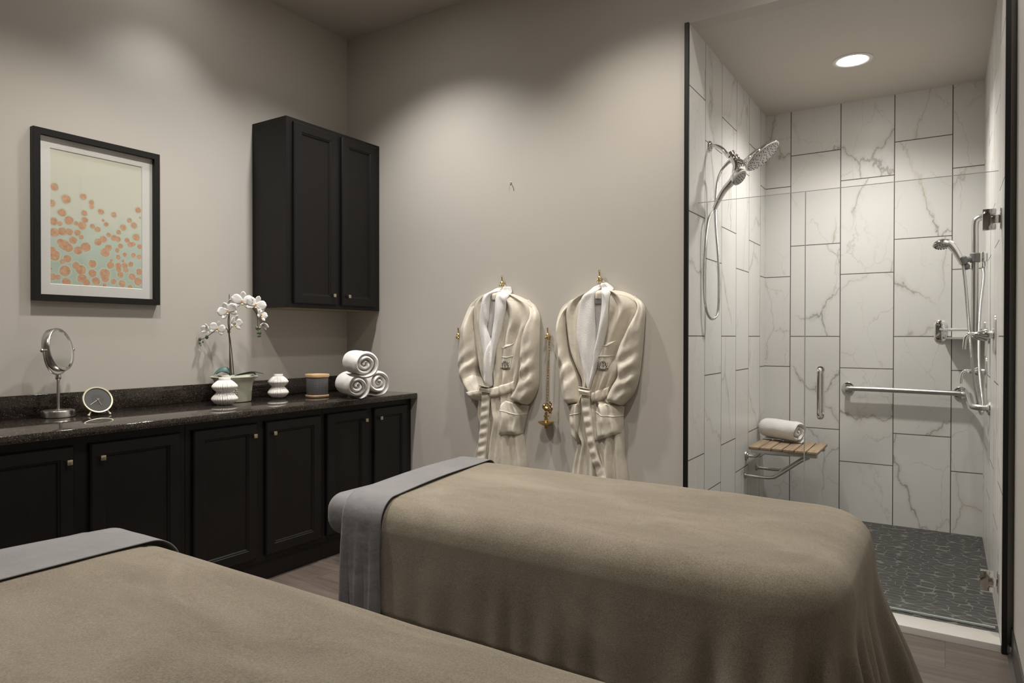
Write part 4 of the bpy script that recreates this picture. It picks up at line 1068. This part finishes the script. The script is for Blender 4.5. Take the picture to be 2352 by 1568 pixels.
b.tube([V((p.x - .004, YR, p.z + .006)), V((p.x - .003, YR - .010, p.z + .005)), V((p.x + .004, YR - .016, p.z - .002)), V((p.x + .003, YR - .018, p.z - .014))], .0028, 10); b.ball((p.x - .004, YR - .004, p.z + .006), .0055, (1, .5, 1))
tag(b.build('screw_hook', M['chromed']), 'tiny metal screw hook alone high on the bare wall above the robes', 'hook')

def brass_lamp():
    t = at(1262, 776, 1, YR - .045); bt = at(1257, 923, 1, YR - .045)
    e = empty('hanging_oil_lamp', (bt.x, YR - .045, bt.z - .14), 'antique brass bird lamp with a round dish hanging on a chain between the robes', 'oil lamp')
    n = 46; b = MB(); d = (bt - t) / n; L = d.length
    for i in range(n):
        c = t + d * (i + .5); pts = []; ax = V((1, 0, 0)) if i % 2 else V((0, 1, 0)); ax = (ax * .8 + (V((0, 1, 0)) if i % 2 else V((1, 0, 0))) * .45).normalized()
        for k in range(11): a = 2 * PI * k / 10; pts.append(c + ax * math.cos(a) * .0048 + d.normalized() * math.sin(a) * L * .72)
        b.tube(pts, .0015, 6, smooth=0, caps=False)
    b.build('chain', M['oldbrass'], e)
    k = (bt - V((0, 0, EYE))).dot(Fw) / FPX; c = V((bt.x - .002, YR - .05, bt.z))
    H = 1.0
    # ring, bird body, head, tail
    b = MB(); z0 = c.z - .052
    b.ball((c.x + .002, c.y, z0 + .012), .020, (1.05, .8, .8), rot=Matrix.Rotation(.6, 3, 'Y')); b.ball((c.x - .014, c.y, z0 + .030), .0105)
    b.tube([V((c.x - .010, c.y, z0 + .012)), V((c.x - .020, c.y, z0 + .020)), V((c.x - .018, c.y, z0 + .034)), V((c.x - .006, c.y, z0 + .042))], lambda t: .0078 - .003 * t, 10)
    b.tube([V((c.x - .018, c.y, z0 + .034)), V((c.x - .028, c.y, z0 + .020))], lambda t: .004 * (1 - t * .7), 8, smooth=0)
    b.tube([V((c.x - .004, c.y, z0 + .038)), V((c.x + .004, c.y, z0 + .050)), V((c.x + .010, c.y, z0 + .036)), V((c.x + .008, c.y, z0 + .022))], .0030, 8)
    b.build('bird', M['oldbrass'], e)
    b = MB()
    for i, (dx, dz, s) in enumerate(((.026, .030, .011), (.030, .044, .0085), (.024, .052, .007), (.034, .018, .010), (.030, .006, .009), (.022, -.006, .008), (.030, -.008, .006))):
        b.ball((c.x + dx, c.y, z0 + dz), s, (.75, .4, 1.25), rot=Matrix.Rotation(.4 * (i % 3 - 1), 3, 'Y'), seg=8)
    b.build('tail', M['oldbrass'], e)
    zz = c.z - .125
    b = MB(); b.lathe([(.004, .066), (.009, .062), (.009, .056), (.006, .054), (.006, .050), (.015, .047), (.016, .041), (.008, .038), (.007, .032), (.011, .024), (.012, .015), (.008, .008), (.011, .004), (.012, 0)], (c.x - .002, c.y, zz), seg=28); b.build('stem', M['oldbrass'], e)
    b = MB(); b.lathe([(.010, .003), (.030, .002), (.044, .006), (.0485, .010), (.049, .0085), (.040, 0), (.026, -.009), (.010, -.013)], (c.x - .002, c.y, zz), seg=48); b.build('dish', M['oldbrass'], e)
    b = MB(); b.lathe([(.010, -.012), (.012, -.018), (.009, -.022), (.012, -.027), (.007, -.033), (.003, -.038), (.001, -.040)], (c.x - .002, c.y, zz), seg=24); b.build('finial', M['oldbrass'], e)
brass_lamp()

# ------------------------------------------------------------------ shower
GY = 3.60
def glass():
    gx = -.593
    e = empty('glass_panel', ((SX0 + gx) / 2, GY, .03), 'fixed clear glass shower panel left of the glass door', 'glass panel')
    b = MB(); b.box((SX0 + .004, GY - .004, .032), (gx - .002, GY + .004, 2.019), 0); b.build('pane', M['glass'], e, smooth=False)
    b = MB(); b.box((SX0 + .004, GY - .0042, 2.0192), (gx - .002, GY + .0042, 2.0208)); b.box((gx - .0018, GY - .0042, .032), (gx - .0006, GY + .0042, 2.02)); b.build('polished_edge', M['glassedge'], e, smooth=False)
    d = empty('shower_door', (-.2, GY, .03), 'hinged clear glass shower door with a chrome pull', 'shower door')
    b = MB(); b.box((gx + .002, GY - .004, .040), (SX1 - .012, GY + .004, 2.019), 0); b.build('pane', M['glass'], d, smooth=False)
    b = MB(); b.box((gx + .002, GY - .0042, 2.0192), (SX1 - .012, GY + .0042, 2.0208)); b.box((gx + .0006, GY - .0042, .040), (gx + .0018, GY + .0042, 2.02))
    b.box((gx + .002, GY - .005, .034), (SX1 - .012, GY + .005, .0398)); b.build('polished_edge', M['glassedge'], d, smooth=False)
    for zc in (1.812, .235):
        b = MB(); x0 = .127; x1 = .176
        for s in (-1, 1):
            ya, yb = (GY - .013, GY - .0045) if s < 0 else (GY + .0045, GY + .013)
            # plate with a slot at the wall side: three bevelled blocks read as one plate
            cc = [(x0, -.045), (x1, -.045), (x1, -.021), (x1 - .021, -.021), (x1 - .021, .021), (x1, .021), (x1, .045), (x0, .045)]
            f_ = [b.b.verts.new((px_, ya, zc + pz_)) for px_, pz_ in cc]; k_ = [b.b.verts.new((px_, yb, zc + pz_)) for px_, pz_ in cc]
            fa = [b.b.faces.new(f_), b.b.faces.new(k_[::-1])] + [b.b.faces.new([f_[i], k_[i], k_[(i + 1) % 8], f_[(i + 1) % 8]]) for i in range(8)]
            bmesh.ops.bevel(b.b, geom=list(set(e_ for q_ in fa for e_ in q_.edges)), offset=.0025, segments=2, profile=.5, affect='EDGES')
        b.box((x1 - .020, GY - .010, zc - .018), (SX1 - .006, GY + .010, zc + .018), .003)
        b.box((SX1 - .006, GY - .024, zc - .045), (SX1 - .0008, GY + .024, zc + .045), .002)
        b.build('hinge', M['chrome'], d)
    hx = -.520; z0, z1 = .912, 1.140
    for s in (-1, 1):
        b = MB(); y1 = GY + s * .052
        b.tube([V((hx, GY + s * .006, z0)), V((hx, GY + s * .034, z0)), V((hx, y1 - s * .004, z0 + .006)), V((hx, y1, z0 + .022)), V((hx, y1, (z0 + z1) / 2)), V((hx, y1, z1 - .022)), V((hx, y1 - s * .004, z1 - .006)), V((hx, GY + s * .034, z1)), V((hx, GY + s * .006, z1))], .0105, 18)
        for z in (z0, z1): b.lathe([(.016, 0), (.016, .006), (.012, .007)], (hx, GY + s * .0045, z), (0, s, 0), 24)
        b.build('handle', M['chrome'], d)
glass()

def flange(b, c, n, r=.038, mi=0):
    b.lathe([(r, 0), (r, .004), (r * .9, .009), (r * .62, .011), (r * .55, .016), (r * .4, .017)], c, n, 40, mi)
# grab bar that turns the corner
e = empty('grab_bar', (-.15, SY, .93), 'long brushed steel grab bar across the shower back wall turning the right corner', 'grab bar')
b = MB(); yb = SY - .055; xb = .118
b.tube([V((-.578, SY - .02, .945)), V((-.576, SY - .045, .945)), V((-.560, yb, .945)), V((-.4, yb, .945)), V((-.1, yb, .942)), V((.05, yb, .940)), V((xb - .03, yb - .002, .938)), V((xb - .004, yb - .03, .936)), V((xb, yb - .1, .934)), V((xb, 4.9, .930)), V((xb, 4.50, .924)), V((xb + .006, 4.44, .922)), V((xb + .03, 4.42, .921)), V((SX1 - .015, 4.42, .920))], .0165, 20)
b.build('bar', M['satin'], e)
for c, n in (((-.578, SY - .0005, .945), (0, -1, 0)), ((.075, SY - .0005, .940), (0, -1, 0)), ((SX1 - .0005, 4.42, .920), (-1, 0, 0))):
    b = MB(); flange(b, c, n, .042); 
    if c[0] == .075: b.tube([V((.075, SY - .01, .940)), V((.075, yb, .940))], .012, 14, smooth=0)
    b.build('flange', M['chrome'], e)
# fold-down teak seat
def seat():
    zt = .575; x0, x1, y0, y1 = -1.105, -.676, 4.60, 5.02
    e = empty('fold_down_seat', ((x0 + x1) / 2, (y0 + y1) / 2, zt - .03), 'fold-down teak slat shower seat on the left shower wall', 'shower seat')
    n = 6; w_ = (x1 - x0) / n
    for i in range(n):
        b = MB(); b.box((x0 + i * w_ + .003, y0, zt - .020), (x0 + (i + 1) * w_ - .004, y1, zt), .005, 3); b.build('slat', M['teak'], e)
    b = MB()
    for y in (y0 + .03, y1 - .07): b.box((x0 + .010, y, zt - .046), (x1 - .012, y + .036, zt - .0205), .003)
    b.build('rail', M['satin'], e)
    b = MB()
    for y in (y0 + .05, y1 - .05):
        b.tube([V((x1 - .06, y, zt - .046)), V((x1 - .11, y, zt - .075)), V((-.93, y, zt - .185)), V((-.965, y, zt - .20)), V((-1.00, y, zt - .205)), V((SX0 + .012, y, zt - .205))], .010, 14)
    b.tube([V((-.955, y0 + .05, zt - .197)), V((-.955, y1 - .05, zt - .197))], .009, 12, smooth=0)
    b.build('brace', M['satin'], e)
    b = MB()
    for y in (y0 + .07, y1 - .03):
        b.tube([V((SX0 + .010, y, zt - .075)), V((-1.09, y, zt - .075)), V((-1.062, y, zt - .068)), V((-1.045, y, zt - .046))], .010, 14)
        flange(b, (SX0 + .0005, y, zt - .075), (1, 0, 0), .032); flange(b, (SX0 + .0005, y - .02, zt - .205), (1, 0, 0), .020)
    b.build('wall_bracket', M['satin'], e)
    b = MB()
seat()
towel('rolled_towel', at(1838, 992, 2, .656), (1, -.55, 0), .089, .31, 12.0, 'rolled white towel lying on the teak shower seat', None, turns=2.7, start=4.6, sq=.95, rest=.5755)

def shower_head():
    Y = 3.815
    w0 = at(1631, 336, 0, SX0)
    def q(x, y, yy=Y): return at(x, y, 1, yy)
    e = empty('overhead_shower', (SX0, Y, q(1631, 336).z), 'chrome double shower head with a hand spray and looping hose on the left shower wall', 'shower head')
    z0 = q(1631, 336).z
    b = MB(); flange(b, (SX0 + .0005, Y, z0), (1, 0, 0), .032); b.build('flange', M['chrome'], e)
    b = MB(); b.tube([V((SX0 + .005, Y, z0)), q(1645, 336), q(1658, 342), q(1668, 353), q(1675, 362)], .0115, 18); b.build('arm', M['chrome'], e)
    b = MB(); c = q(1679, 355); ax = (q(1700, 392) - q(1672, 346)).normalized()
    b.lathe([(.014, -.012), (.026, -.010), (.026, .010), (.018, .014)], c, ax, 32); b.ball(q(1688, 366), .028, (1, 1, 1)); 
    b.tube([q(1684, 360), q(1692, 378), q(1688, 398)], lambda t: .027 - .009 * t, 20); b.tube([q(1694, 372), q(1706, 375), q(1718, 370)], lambda t: .022 - .006 * t, 18)
    b.tube([q(1684, 366), q(1674, 372), q(1664, 382)], lambda t: .013 - .004 * t, 16)
    b.build('diverter', M['chrome'], e)
    # rain head: disc whose spray plate faces down and into the shower
    hc = q(1751, 359); n = (Rt * .54 - Up * .79 - Fw * .32).normalized(); R = .107
    b = MB(); b.lathe([(.03, -.030), (R * .6, -.026), (R * .93, -.016), (R, -.006), (R, .0), (R * .96, .003)], hc, n, 64)
    b.tube([q(1712, 372), hc - n * .026 - (Rt * .82 + Up * .55).normalized() * .06, hc - n * .026], lambda t: .017 + .012 * t, 16)
    b.build('rain_head', M['chrome'], e)
    b = MB(); b.lathe([(R * .95, .0031), (R * .9, .006), (.001, .0065)], hc, n, 64, caps=False)
    u = n.orthogonal().normalized(); v = n.cross(u)
    for r_, m_ in ((.18, 5), (.38, 9), (.56, 14), (.74, 18), (.88, 22)):
        for k in range(m_): a = 2 * PI * k / m_ + r_ * 5; b.lathe([(.0026, .006), (.0018, .009), (.0005, .0092)], hc + (u * math.cos(a) + v * math.sin(a)) * R * r_, n, 8, mi=1, caps=False)
    b.build('spray_plate', [M['spray'], M['darkhole']], e)
    # hand spray in its cradle
    c2 = q(1699, 408, Y - .03); n2 = (Rt * .50 - Up * .62 - Fw * .6).normalized(); R2 = .047
    b = MB(); b.lathe([(.012, -.040), (R2 * .75, -.034), (R2 * .98, -.018), (R2, 0), (R2 * .9, .003)], c2, n2, 48)
    b.tube([c2 - n2 * .028, q(1680, 418, Y - .03), q(1664, 436, Y - .03), q(1650, 460, Y - .03), q(1641, 480, Y - .03)], lambda t: .024 - .011 * t, 18); b.ball(q(1692, 396), .018)
    b.build('hand_spray', M['chrome'], e)
    b = MB(); b.lathe([(R2 * .9, .0031), (R2 * .8, .006), (.001, .0062)], c2, n2, 40, caps=False); u = n2.orthogonal().normalized(); v = n2.cross(u)
    for r_, m_ in ((.3, 6), (.62, 12)):
        for k in range(m_): a = 2 * PI * k / m_; b.lathe([(.0026, .006), (.0018, .009), (.0005, .0092)], c2 + (u * math.cos(a) + v * math.sin(a)) * R2 * r_, n2, 8, mi=1, caps=False)
    b.build('hand_spray_plate', [M['spray'], M['darkhole']], e)
    b = MB(); pts = [q(1640, 482, Y - .03), q(1627, 505, Y - .10), q(1620, 560, Y - .13), q(1617, 640, Y - .13), q(1620, 700, Y - .12), q(1628, 726, Y - .09), q(1638, 732, Y - .05), q(1648, 720, Y - .01), q(1651, 680), q(1650, 600), q(1644, 520), q(1643, 470), q(1647, 420), q(1656, 393), q(1665, 381)]
    b.tube(pts, .0072, 12, smooth=10); b.build('hose', hosemat, e)
def hose_material():
    m = mat('ribbed steel hose', (.55, .55, .54), .25, 1); g = G(m)
    sp = g.n('ShaderNodeSeparateXYZ'); g.l(g.pos(), sp.inputs[0]); g.bump(g.math('SINE', g.math('MULTIPLY', sp.outputs[2], 1500)), .45, .002); return m
hosemat = hose_material()
shower_head()

def slide_bar():
    Y = 4.48
    def q(x, y, yy=Y): return at(x, y, 1, yy)
    e = empty('slide_bar', (SX1, Y, 1.32), 'chrome vertical slide bar with hand shower on the right shower wall', 'shower bar')
    top = q(2240, 520); xb = top.x; zt = q(2240, 500).z; zb = q(2240, 775).z
    b = MB(); b.tube([V((SX1 - .004, Y, zt)), V((SX1 - .03, Y, zt)), V((xb + .012, Y, zt - .008)), V((xb, Y, zt - .035)), V((xb, Y, zt - .15)), V((xb, Y, (zt + zb) / 2)), V((xb, Y, zb + .10)), V((xb, Y, zb + .035)), V((xb + .012, Y, zb + .008)), V((SX1 - .03, Y, zb)), V((SX1 - .004, Y, zb))], .0175, 20); b.build('bar', M['satin'], e)
    b = MB(); flange(b, (SX1 - .0005, Y, zt), (-1, 0, 0), .036); flange(b, (SX1 - .0005, Y, zb), (-1, 0, 0), .036); b.build('flange', M['chrome'], e)
    c = q(2238, 592); 
    b = MB(); b.lathe([(.021, -.026), (.025, -.022), (.025, .022), (.021, .026)], (xb, Y, c.z), (0, 0, 1), 28); p2 = q(2212, 598, Y - .02)
    b.tube([V((xb, Y, c.z)), p2], .015, 16, smooth=0); b.lathe([(.016, -.022), (.021, -.018), (.020, .018), (.015, .022)], p2, (Rt * .35 - Up * 1), 24); b.ball(q(2220, 612, Y - .01), .017, (1, 1, 1.1)); b.build('cradle', M['greyplastic'], e)
    hh = q(2163, 564, Y - .03); n = (-Up * .93 - Fw * .25 - Rt * .12).normalized()
    b = MB(); b.lathe([(.016, -.030), (.034, -.024), (.044, -.010), (.045, 0), (.040, .004)], hh, n, 40)
    b.tube([hh - n * .012, q(2180, 560, Y - .03), q(2192, 572, Y - .028), q(2202, 588, Y - .024), q(2211, 606, Y - .02)], lambda t: .027 - .012 * t, 18); b.build('hand_shower', M['chrome'], e)
    b = MB(); b.lathe([(.040, .0041), (.036, .007), (.001, .0072)], hh, n, 32, caps=False); u = n.orthogonal().normalized(); v = n.cross(u)
    for k in range(14): a = 2 * PI * k / 14; b.lathe([(.0034, .006), (.003, .011), (.0005, .0112)], hh + (u * math.cos(a) + v * math.sin(a)) * .031, n, 8, mi=1, caps=False)
    b.build('spray_plate', [M['spray'], M['darkhole']], e)
    o1 = V((SX1, 4.84, at(2265, 590, 0, .19).z)); ex = q(2264, 606, 4.82)
    b = MB(); b.box((SX1 - .032, 4.815, o1.z - .028), (SX1 - .001, 4.865, o1.z + .028), .008, 3); b.lathe([(.011, 0), (.013, .01), (.011, .03)], V((SX1 - .02, 4.84, o1.z - .058)), (0, 0, 1), 20); b.build('wall_outlet', M['chrome'], e)
    b = MB(); b.tube([q(2212, 608, Y - .02), q(2217, 650, Y - .03), q(2223, 720, Y - .04), q(2230, 800, Y - .03), q(2237, 870, Y), q(2245, 920, Y + .05), q(2251, 945, 4.6), q(2256, 948, 4.65), q(2257, 920, 4.7), q(2250, 860, 4.75), q(2248, 780, 4.8), q(2252, 700, 4.82), q(2259, 640, 4.84), V((SX1 - .02, 4.84, o1.z - .05))], .0078, 12, smooth=10)
    b.build('hose', hosemat, e)
slide_bar()

def valve(y, z, h, label):
    e = empty('shower_valve', (SX1, y, z - h / 2), label, 'shower valve', 'chrome lever valves on the right shower wall')
    b = MB()
    prof = []
    def oval(a, zz): 
        c, s = abs(math.cos(a)), abs(math.sin(a)); return 1
    hw = .048; rings = []
    for d, ins in ((.0008, 0), (.006, 0), (.0095, .006)):
        ring = []
        for k in range(48):
            a = 2 * PI * k / 48; cy_, sz = math.cos(a), math.sin(a)
            ring.append(V((SX1 - d, y + (hw - ins) * cy_, z + (h / 2 - hw) * (1 if sz > 0 else -1) + (hw - ins) * sz)))
        rings.append(ring)
    g = b.grid(rings, closev=True); b.cap(g[-1]); b.build('plate', M['chrome'], e)
    b = MB(); b.lathe([(.019, .008), (.019, .026), (.024, .028), (.032, .034), (.030, .042), (.020, .060), (.013, .078), (.010, .088)], (SX1, y, z), (-1, 0, 0), 32)
    b.tube([V((SX1 - .078, y, z)), V((SX1 - .100, y - .006, z + .004)), V((SX1 - .118, y - .01, z - .012)), V((SX1 - .124, y - .012, z - .050)), V((SX1 - .124, y - .012, z - .072))], lambda t: .0105 - .003 * t, 14)
    b.build('lever', M['chrome'], e)
valve(3.96, 1.312, .195, 'chrome lever valve nearer the glass door')
valve(4.80, 1.098, .190, 'chrome lever valve deeper in the shower, lower than the other')

def corner_shelf():
    e = empty('corner_shelf', (.1, SY - .1, 1.30), 'small curved chrome corner shelf with a rail in the right shower corner', 'shelf')
    cx_, cy_, R, z = SX1 - .002, SY - .002, .215, 1.300
    b = MB(); vs = [V((cx_, cy_, 0))] + [V((cx_ - R * math.cos(a) * 1.0, cy_ - R * math.sin(a) * .9, 0)) for a in [PI / 2 * k / 20 for k in range(21)]]
    top = [b.b.verts.new(v + V((0, 0, z))) for v in vs]; bot = [b.b.verts.new(v + V((0, 0, z - .012))) for v in vs]
    b.cap(top); b.cap(bot[::-1])
    for i in range(len(vs)): j = (i + 1) % len(vs); b.cap([top[i], bot[i], bot[j], top[j]])
    b.build('shelf_plate', M['satin'], e, angle=30)
    b = MB(); b.tube([V((-.035, SY - .012, 1.350)), V((-.030, SY - .04, 1.350)), V((.0, SY - .095, 1.348)), V((.06, SY - .14, 1.347)), V((.12, SY - .19, 1.346)), V((SX1 - .02, SY - .21, 1.345)), V((SX1 - .004, SY - .21, 1.345))], .0095, 14); b.build('rail', M['chrome'], e)
    b = MB()
    for d, ins in (0, 0),: pass
    rings = []
    for d, ins in ((.0008, 0), (.008, 0), (.013, .008)):
        rings.append([V((-.037 + (.036 - ins) * math.cos(a), SY - d, 1.339 + .034 * (1 if math.sin(a) > 0 else -1) + (.036 - ins) * math.sin(a))) for a in [2 * PI * k / 40 for k in range(40)]])
    g = b.grid(rings, closev=True); b.cap(g[-1])
    rings = []
    for d, ins in ((.0008, 0), (.008, 0), (.013, .008)):
        rings.append([V((SX1 - d, SY - .21 + (.030 - ins) * math.cos(a), 1.339 + .034 * (1 if math.sin(a) > 0 else -1) + (.030 - ins) * math.sin(a))) for a in [2 * PI * k / 40 for k in range(40)]])
    g = b.grid(rings, closev=True); b.cap(g[-1])
    b.build('flange', M['chrome'], e)
corner_shelf()
